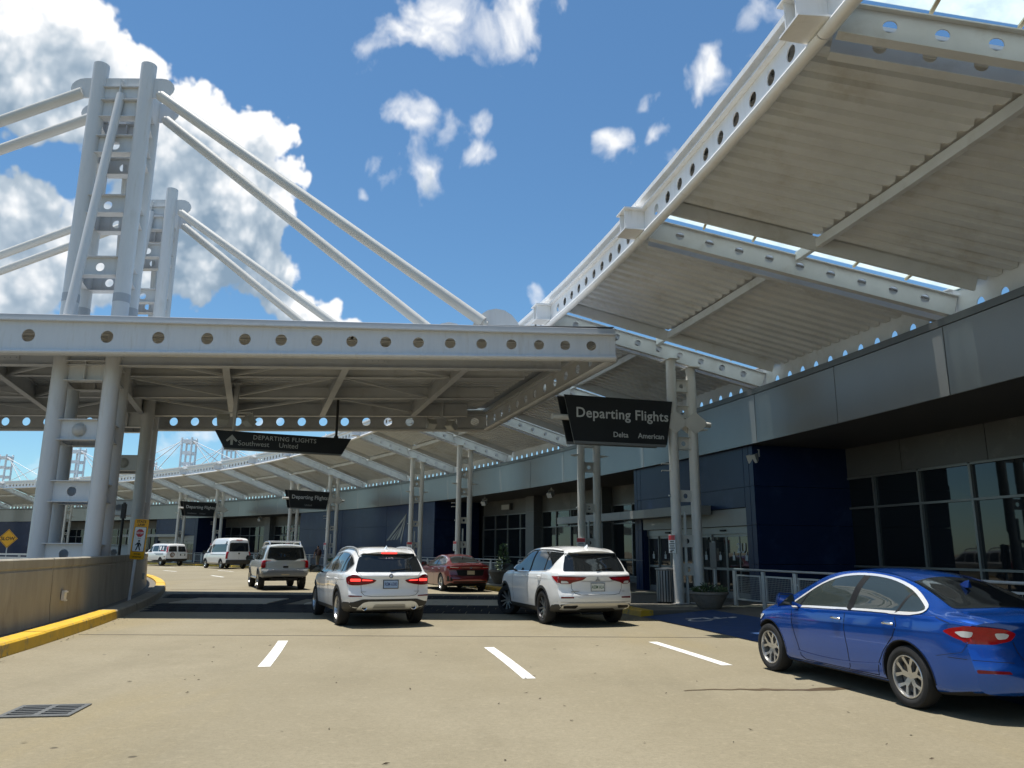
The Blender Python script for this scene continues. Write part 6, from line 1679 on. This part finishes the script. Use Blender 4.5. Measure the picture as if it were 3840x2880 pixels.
for g in (1, -1): c.strip('window_chrome', rpoly(dlo, 2), .02, 'chrome', 'side', g, .008, closed=True); c.strip('pillar_trim', [(.95, .97), (.9, 1.36)], .1, 'trim_black', 'side', g, .007)
c.lay('rear_window', soft([(-.46, -.60), (-.48, 0), (-.46, .60), (.28, .49), (.33, 0), (.28, -.49)], .05), 'car_glass', 'top'); c.lay('windscreen', soft([(1.6, -.52), (1.6, .52), (2.4, .66), (2.4, -.66)], .05), 'car_glass', 'top')
for f in (lambda q: q, mir):
    o = c.lay('tail_light', f(soft([(.84, .88), (.84, .97), (.62, .975), (.34, .93), (.50, .87)], .02)), 'lens_red', 'rear', off=.01); c.lay('lamp_bar', f(soft([(.80, .94), (.80, .96), (.5, .945), (.5, .93)], .005)), 'lens_clear', 'rear', off=.014, parent=o)
    c.lay('vent_trim', f(soft([(.86, .40), (.86, .62), (.74, .56), (.70, .42)], .02)), 'trim_black', 'rear', off=.006)
for g in (1, -1): c.lay('tail_light', soft([(-1.0, .88), (-1.0, .97), (-.75, .98), (-.62, .95), (-.8, .88)], .02), 'lens_red', 'side', g, off=.008)
c.lay('plate_recess', soft([(-.50, .62), (.50, .62), (.58, .84), (-.58, .84)], .03), 'trim_black', 'rear', off=.005); c.plate(0, .74, 'plate_tan', None, None); disc_badge(c, 0, .935, .05, 'chrome')
c.lay('lower_valance', soft([(-.7, .28), (.7, .28), (.66, .42), (-.66, .42)], .03), 'trim_black', 'rear', off=.006)
seam(c, [(.95, .96), (.96, .5), (.95, .28)]); seam(c, [(2.15, .92), (2.1, .5), (2.0, .28)]); seam(c, [(.12, 1.0), (.15, .8), (.40, .5), (.46, .28)])
c.handle(1.1, .86, 'chrome'); c.handle(.2, .88, 'chrome'); c.mirror(2.05, .945, 'trim_black', 1, cap='paint_red'); c.fin(.1, 'paint_red'); arch_lips(c, 'trim_black', 1.145, .012, -5, 185); c.wheels(5, 'alloy', .69)

# ---------------------------------------------------------------- silver boxy SUV ahead
c = Car('silver_suv', 'boxy silver SUV with roof rack driving ahead in the left lane', 'car', (-9.35, 32.35, 0), heading(-.42, .905), 'paint_silver', dict(
    x0=-.98, x1=3.55, wb=2.70, track=1.62, wheel_r=.385, wz=.385, arch=1.18, tyre_w=.25, n=60, shear=.9, rbow=.07, fbow=.18, pan=.5,
    top=[(-.98, 1.74), (-.7, 1.79), (.3, 1.80), (1.0, 1.78), (1.45, 1.72), (1.8, 1.52), (2.15, 1.30), (2.4, 1.21), (3.0, 1.16), (3.4, 1.08), (3.55, .95)],
    topw=[(-.98, .66), (-.6, .70), (1.0, .69), (1.7, .68), (2.2, .78), (3.2, .78), (3.55, .7)], width=[(-.98, .90), (-.5, .93), (2.8, .93), (3.3, .90), (3.55, .82)], belt=[(-.98, 1.12), (2.2, 1.10), (3.0, 1.02), (3.55, .85)],
    bot=[(-.98, .55), (-.5, .48), (0, .42), (2.7, .42), (3.55, .5)], rear=[(.4, .1), (.55, .0), (.78, .0), (.80, .05), (1.1, .06), (1.25, .10), (1.6, .16), (1.8, .17)], front=[(.4, .05), (.8, .0), (1.1, .06)]), scale=1.0)
c.both('side_glass', soft([(2.05, 1.18), (1.62, 1.58), (1.1, 1.63), (1.1, 1.17)], .04), 'car_glass'); c.both('side_glass', soft([(1.02, 1.17), (1.02, 1.63), (.30, 1.64), (.22, 1.17)], .04), 'car_glass'); c.both('side_glass', soft([(.10, 1.17), (.18, 1.64), (-.50, 1.66), (-.62, 1.60), (-.62, 1.22)], .05), 'car_glass')
c.lay('rear_window', soft([(-.73, 1.22), (-.50, 1.22), (-.36, 1.16), (.36, 1.16), (.50, 1.22), (.73, 1.22), (.66, 1.66), (-.66, 1.66)], .05), 'car_glass', 'rear', off=.005)
c.lay('windscreen', soft([(1.52, -.62), (1.52, .62), (2.12, .74), (2.12, -.74)], .05), 'car_glass', 'top')
for f in (lambda q: q, mir):
    c.lay('tail_light', f(soft([(.90, .86), (.90, 1.14), (.78, 1.16), (.76, .86)], .03)), 'lens_red', 'rear', off=.009)
    c.lay('bumper_end', f(soft([(.90, .66), (.90, .80), (.66, .78), (.72, .70)], .02)), 'paint_silver', 'rear', off=.03)
for g in (1, -1): c.lay('tail_light', soft([(-.97, .86), (-.95, 1.14), (-.80, 1.16), (-.78, .88)], .03), 'lens_red', 'side', g, off=.008)
c.lay('rear_bumper', soft([(-.90, .52), (.90, .52), (.90, .78), (-.90, .78)], .03), 'decal_grey', 'rear', off=.022, thick=.03)
c.plate(0, .66, 'plate_tan', None, None); mb = MB(); p, n = c.at(0, .90, 'rear'); mb.box(p, (.02, .20, .07)); mb.build('tailgate_handle', 'trim_black', c.t); disc_badge(c, 0, 1.09, .05, 'paint_silver')
seam(c, [(-.74, .82), (-.74, 1.18)], 'rear'); seam(c, [(.74, .82), (.74, 1.18)], 'rear')
mb = MB(); mb.box((-.55, 0, .42), (.7, 1.0, .10)); mb.tube((-.85, .40, .42), (-.3, .40, .42), .05, 10); mb.box((-.86, 0, .45), (.10, .12, .10)); mb.tube((0, -.75, .38), (0, .75, .38), .05, 10); mb.build('chassis', 'underbody', c.t)
rails(c, -.6, 1.35, .60, 'alloy', .032, .12)
for x in (-.5, .2, .9): 
    mb = MB(); p, n = c.at(x, 0, 'top'); mb.tube((x, -.6, p.z + .10), (x, .6, p.z + .10), .022, 8); mb.build('rack_bar', 'alloy', c.t, 50)
c.mirror(1.95, 1.14, 'trim_black', 1.15); arch_lips(c, 'decal_grey', 1.15, .09); c.wheels(6, 'alloy', .60)
for g in (1, -1):
    mb = MB(); mb.tube((.5, g * .90, .44), (2.2, g * .90, .44), .04, 10); mb.build('side_step', 'alloy', c.t, 40)

# ---------------------------------------------------------------- tall white passenger van
c = Car('passenger_van', 'tall white passenger van with dark rear windows at the kerb', 'van', (-22.55, 64.1, 0), heading(-.66, .75), 'paint_van', dict(
    x0=-1.15, x1=4.4, wb=3.30, track=1.76, wheel_r=.36, wz=.36, arch=1.18, tyre_w=.24, n=56, shear=.7, rbow=.05, fbow=.22, pan=.5,
    top=[(-1.15, 2.30), (-.9, 2.42), (0, 2.47), (1.6, 2.46), (2.4, 2.40), (2.75, 2.20), (3.2, 1.75), (3.5, 1.45), (3.8, 1.28), (4.2, 1.12), (4.4, .9)],
    topw=[(-1.15, .76), (-.8, .80), (1.5, .80), (2.4, .74), (3.0, .74), (3.5, .82), (4.4, .7)], width=[(-1.15, .98), (-.8, 1.02), (3.2, 1.02), (3.9, .96), (4.4, .80)], belt=[(-1.15, 1.25), (2.5, 1.22), (3.4, 1.16), (4.4, .82)],
    bot=[(-1.15, .44), (-.6, .38), (3.3, .34), (4.4, .38)], rear=[(.35, .02), (.5, .0), (1.2, .02), (2.0, .09), (2.4, .14)], front=[(.3, .06), (.6, .0), (1.0, .06)]), 'vans at the kerb')
c.both('side_glass', soft([(2.2, 1.30), (2.2, 1.92), (-.20, 1.95), (-.80, 1.95), (-.85, 1.34)], .08), 'car_glass'); c.both('side_glass', soft([(3.15, 1.20), (2.78, 1.78), (2.36, 1.84), (2.36, 1.24)], .06), 'car_glass')
c.lay('rear_window', soft([(-.80, 1.36), (.80, 1.36), (.74, 2.05), (-.74, 2.05)], .10), 'car_glass', 'rear', off=.005); c.lay('windscreen', soft([(2.76, -.68), (2.76, .68), (3.5, .78), (3.5, -.78)], .05), 'car_glass', 'top')
for f in (lambda q: q, mir): c.lay('tail_light', f(soft([(.985, .80), (.985, 1.36), (.89, 1.36), (.90, .80)], .02)), 'lens_red', 'rear', off=.01)
for g in (1, -1): c.lay('tail_light', soft([(-1.12, .80), (-1.11, 1.36), (-1.0, 1.36), (-1.02, .80)], .02), 'lens_red', 'side', g, off=.008); c.lay('lower_cladding', soft([(.45, .36), (2.85, .36), (2.85, .48), (.45, .48)], .02), 'satin_silver', 'side', g, off=.008)
c.lay('rear_bumper', soft([(-.98, .42), (.98, .42), (.98, .72), (-.98, .72)], .03), 'clad_grey', 'rear', off=.02, thick=.02); c.lay('brake_light', soft([(-.25, 2.24), (.25, 2.24), (.25, 2.30), (-.25, 2.30)], .01), 'lens_red', 'rear', off=.012)
seam(c, [(0, .76), (0, 2.2)], 'rear'); seam(c, [(-.88, .76), (-.86, 2.2)], 'rear'); seam(c, [(.88, .76), (.86, 2.2)], 'rear'); seam(c, [(-.9, 1.12), (2.2, 1.10)], w=.03); seam(c, [(2.28, .45), (2.28, 1.95)]); seam(c, [(-.9, .82), (3.4, .80)], w=.02, m='satin_silver', name='crease')
c.plate(-.45, .60, 'plate_white', None, None); disc_badge(c, 0, 1.22, .07, 'trim_black'); c.mirror(2.95, 1.24, 'trim_black', 1.5); arch_lips(c, 'clad_grey', 1.17, .05); c.wheels(6, 'alloy', .62)

# ---------------------------------------------------------------- low white shuttle van with lettering
c = Car('shuttle_van', 'low white shuttle van with round seal and lettering, farthest left', 'van', (-31.3, 72.75, 0), heading(-.74, .67), 'paint_van', dict(
    x0=-1.20, x1=4.35, wb=3.43, track=1.72, wheel_r=.37, wz=.37, arch=1.16, tyre_w=.24, n=56, shear=.7, rbow=.05, fbow=.18, pan=.5,
    top=[(-1.2, 1.92), (-.9, 2.00), (1.0, 2.04), (2.0, 2.02), (2.4, 1.95), (2.8, 1.60), (3.1, 1.30), (3.5, 1.18), (4.1, 1.08), (4.35, .9)],
    topw=[(-1.2, .74), (-.8, .78), (2.0, .76), (2.7, .72), (3.1, .84), (4.35, .76)], width=[(-1.2, .97), (-.8, 1.0), (3.4, 1.0), (4.1, .95), (4.35, .86)], belt=[(-1.2, 1.22), (2.8, 1.18), (3.4, 1.06), (4.35, .80)],
    bot=[(-1.2, .48), (-.6, .42), (3.4, .36), (4.35, .40)], rear=[(.35, .02), (.5, .0), (1.2, .02), (1.7, .12), (2.0, .20)], front=[(.3, .06), (.6, .0), (1.0, .06)]), 'vans at the kerb')
c.both('side_glass', soft([(1.9, 1.30), (1.9, 1.80), (.78, 1.82), (.74, 1.30)], .06), 'car_glass'); c.both('side_glass', soft([(.66, 1.30), (.66, 1.82), (-.75, 1.82), (-.82, 1.32)], .06), 'car_glass'); c.both('side_glass', soft([(2.75, 1.22), (2.45, 1.72), (2.02, 1.78), (2.02, 1.24)], .06), 'car_glass')
for s in (1, -1): c.lay('rear_window', soft([(s * .06, 1.28), (s * .80, 1.28), (s * .73, 1.76), (s * .06, 1.78)], .06), 'car_glass', 'rear', off=.005)
c.lay('windscreen', soft([(2.4, -.66), (2.4, .66), (3.05, .80), (3.05, -.80)], .05), 'car_glass', 'top')
for f in (lambda q: q, mir): c.lay('tail_light', f(soft([(.93, 1.22), (.86, 1.76), (.80, 1.76), (.87, 1.22)], .02)), 'lens_red', 'rear', off=.01)
for g in (1, -1):
    c.lay('tail_light', soft([(-1.12, 1.22), (-1.04, 1.76), (-.93, 1.76), (-1.0, 1.22)], .02), 'lens_red', 'side', g, off=.008)
    for i, (a, b) in enumerate(((.2, .4), (-.6, .1))): c.lay('window_poster', soft([(a + .3, 1.42), (a + .3, 1.74), (b - .5 + .3, 1.74), (b - .5 + .3, 1.42)], .01), 'sign_white', 'side', g, off=.009)
    c.lay('window_poster', soft([(.2, 1.34), (.2, 1.40), (-.45, 1.40), (-.45, 1.34)], .01), 'decal_red', 'side', g, off=.009)
    c.strip('lettering_band', [(1.3, 1.14), (-.5, 1.14)], .05, 'decal_grey', 'side', g, .006); c.strip('lettering_band', [(1.0, 1.02), (-.55, 1.02)], .07, 'decal_grey', 'side', g, .006)
    c.lay('side_marker', soft([(-.95, .80), (-.95, .88), (-.70, .88), (-.70, .80)], .02), 'decal_brown', 'side', g, off=.006)
c.lay('rear_bumper', soft([(-.98, .44), (.98, .44), (.98, .66), (-.98, .66)], .03), 'trim_black', 'rear', off=.03, thick=.03); seam(c, [(0, .72), (0, 1.85)], 'rear')
disc_badge(c, .45, 1.0, .22, 'decal_brown'); disc_badge(c, .45, 1.0, .15, 'letter_grey')
c.lay('vent_plate', soft([(-.25, .92), (-.75, .92), (-.75, 1.10), (-.25, 1.10)], .02), 'trim_black', 'rear', off=.008); c.plate(-.5, 1.01, 'plate_white', None, None)
c.mirror(2.7, 1.25, 'trim_black', 1.4); arch_lips(c, 'trim_black', 1.15, .02); c.wheels(8, 'satin_silver', .56)

# ------------------------------------------------------------------ walking person with backpack on the sidewalk
def person(loc, rz, label):
    t = thing('person', label, 'person', loc, rz)
    V = []; E = []; R = []
    def add(p, r, prev=None):
        V.append(p); R.append(r); i = len(V) - 1
        if prev is not None: E.append((prev, i))
        return i
    # x = right, y = forward
    pel = add((0, 0, .95), (.155, .12)); ab = add((0, .01, 1.10), (.15, .115), pel); ch = add((0, .02, 1.32), (.175, .125), ab); nb = add((0, .01, 1.47), (.075, .07), ch); nk = add((0, .02, 1.53), (.055, .058), nb)
    hd = add((0, .03, 1.62), (.075, .095), nk); ht = add((0, .03, 1.73), (.068, .085), hd)
    for s in (-1, 1):
        hip = add((s * .09, 0, .88), (.095, .10), pel); kn = add((s * .10, .10 * s + .02, .49), (.062, .065), hip); an = add((s * .10, .12 * s - .06, .09), (.04, .045), kn); to = add((s * .11, .12 * s + .10, .035), (.042, .03), an)
        sh = add((s * .19, .01, 1.42), (.065, .06), ch); el = add((s * .25, -.06 * s, 1.15), (.045, .045), sh); wr = add((s * .25, -.02 * s + .10, .93), (.032, .034), el)
        pa = add((s * .25, -.02 * s + .13, .85), (.038, .022), wr)
        for k in range(4):
            f1 = add((s * (.235 + .012 * k), -.02 * s + .115 + .016 * k, .79), (.011, .011), pa); add((s * (.228 + .010 * k), -.02 * s + .115 + .016 * k, .755 + .008 * abs(k - 1.5)), (.009, .009), f1)
        th = add((s * .225, -.02 * s + .17, .83), (.012, .012), pa); add((s * .215, -.02 * s + .19, .80), (.010, .010), th)
    me = bpy.data.meshes.new('body'); me.from_pydata(V, E, [])
    o = bpy.data.objects.new('body', me); COL.objects.link(o); o.parent = t
    md = o.modifiers.new('skin', 'SKIN'); md.use_smooth_shade = True
    for i, r in enumerate(R): me.skin_vertices[0].data[i].radius = r
    me.skin_vertices[0].data[0].use_root = True
    o.modifiers.new('sub', 'SUBSURF').levels = 2
    bpy.context.view_layer.update(); dg = bpy.context.evaluated_depsgraph_get(); m2 = bpy.data.meshes.new_from_object(o.evaluated_get(dg)); bpy.data.objects.remove(o)
    m2.materials.clear()
    for m in ('skin', 'shirt_dark', 'shorts_khaki', 'shoe_grey', 'hair_dark'): m2.materials.append(MAT[m])
    for p in m2.polygons:
        x, y, z = p.center; p.use_smooth = True
        if abs(x) > .20 and z < 1.22: k = 0
        elif z > 1.50: k = 4 if (z > 1.70 or (y < .0 and z > 1.58)) else 0
        elif z > .97: k = 1
        elif z > .47: k = 2
        elif z > .10: k = 0
        else: k = 3
        p.material_index = k
    link('body', m2, t)
    mb = MB(); mb.lathe([(0, .0), (.10, .01), (.135, .08), (.14, .25), (.12, .38), (.07, .44), (0, .45)], 16, Matrix.Translation((0, -.20, 1.0)) @ Matrix.Diagonal((1.15, .75, 1, 1))); pk = mb.build('backpack', 'pack_brown', t, 60)
    for s in (-1, 1):
        mb = MB(); mb.path([(s * .10, -.14, 1.40), (s * .11, .0, 1.475), (s * .115, .135, 1.36), (s * .12, .12, 1.18), (s * .12, -.08, 1.08)], .018, 6); mb.build('strap', 'pack_brown', pk, 60)
    mb = MB()
    for s in (-1, 1): mb.lathe([(0, .012), (.011, .006), (.014, 0), (.011, -.006), (0, -.012)], 8, Matrix.Translation((s * .03, .118, 1.665)))
    mb.build('eyes', 'ink_black', t)
    mb = MB(); mb.add([(0, .118, 1.66), (-.014, .118, 1.62), (.014, .118, 1.62), (0, .142, 1.625)], [(0, 1, 3), (0, 3, 2), (1, 2, 3)]); mb.build('nose', 'skin', t)
    mb = MB(); mb.box((0, .112, 1.588), (.045, .012, .010)); mb.build('mouth', 'decal_brown', t)
    for s in (-1, 1): mb = MB(); mb.box((s * .079, .02, 1.645), (.014, .035, .055)); mb.build('ear', 'skin', t)
    return t
person((-14.55, 59.5, .15), rad(40), 'person in dark shirt and khaki shorts walking with a backpack along the railing')
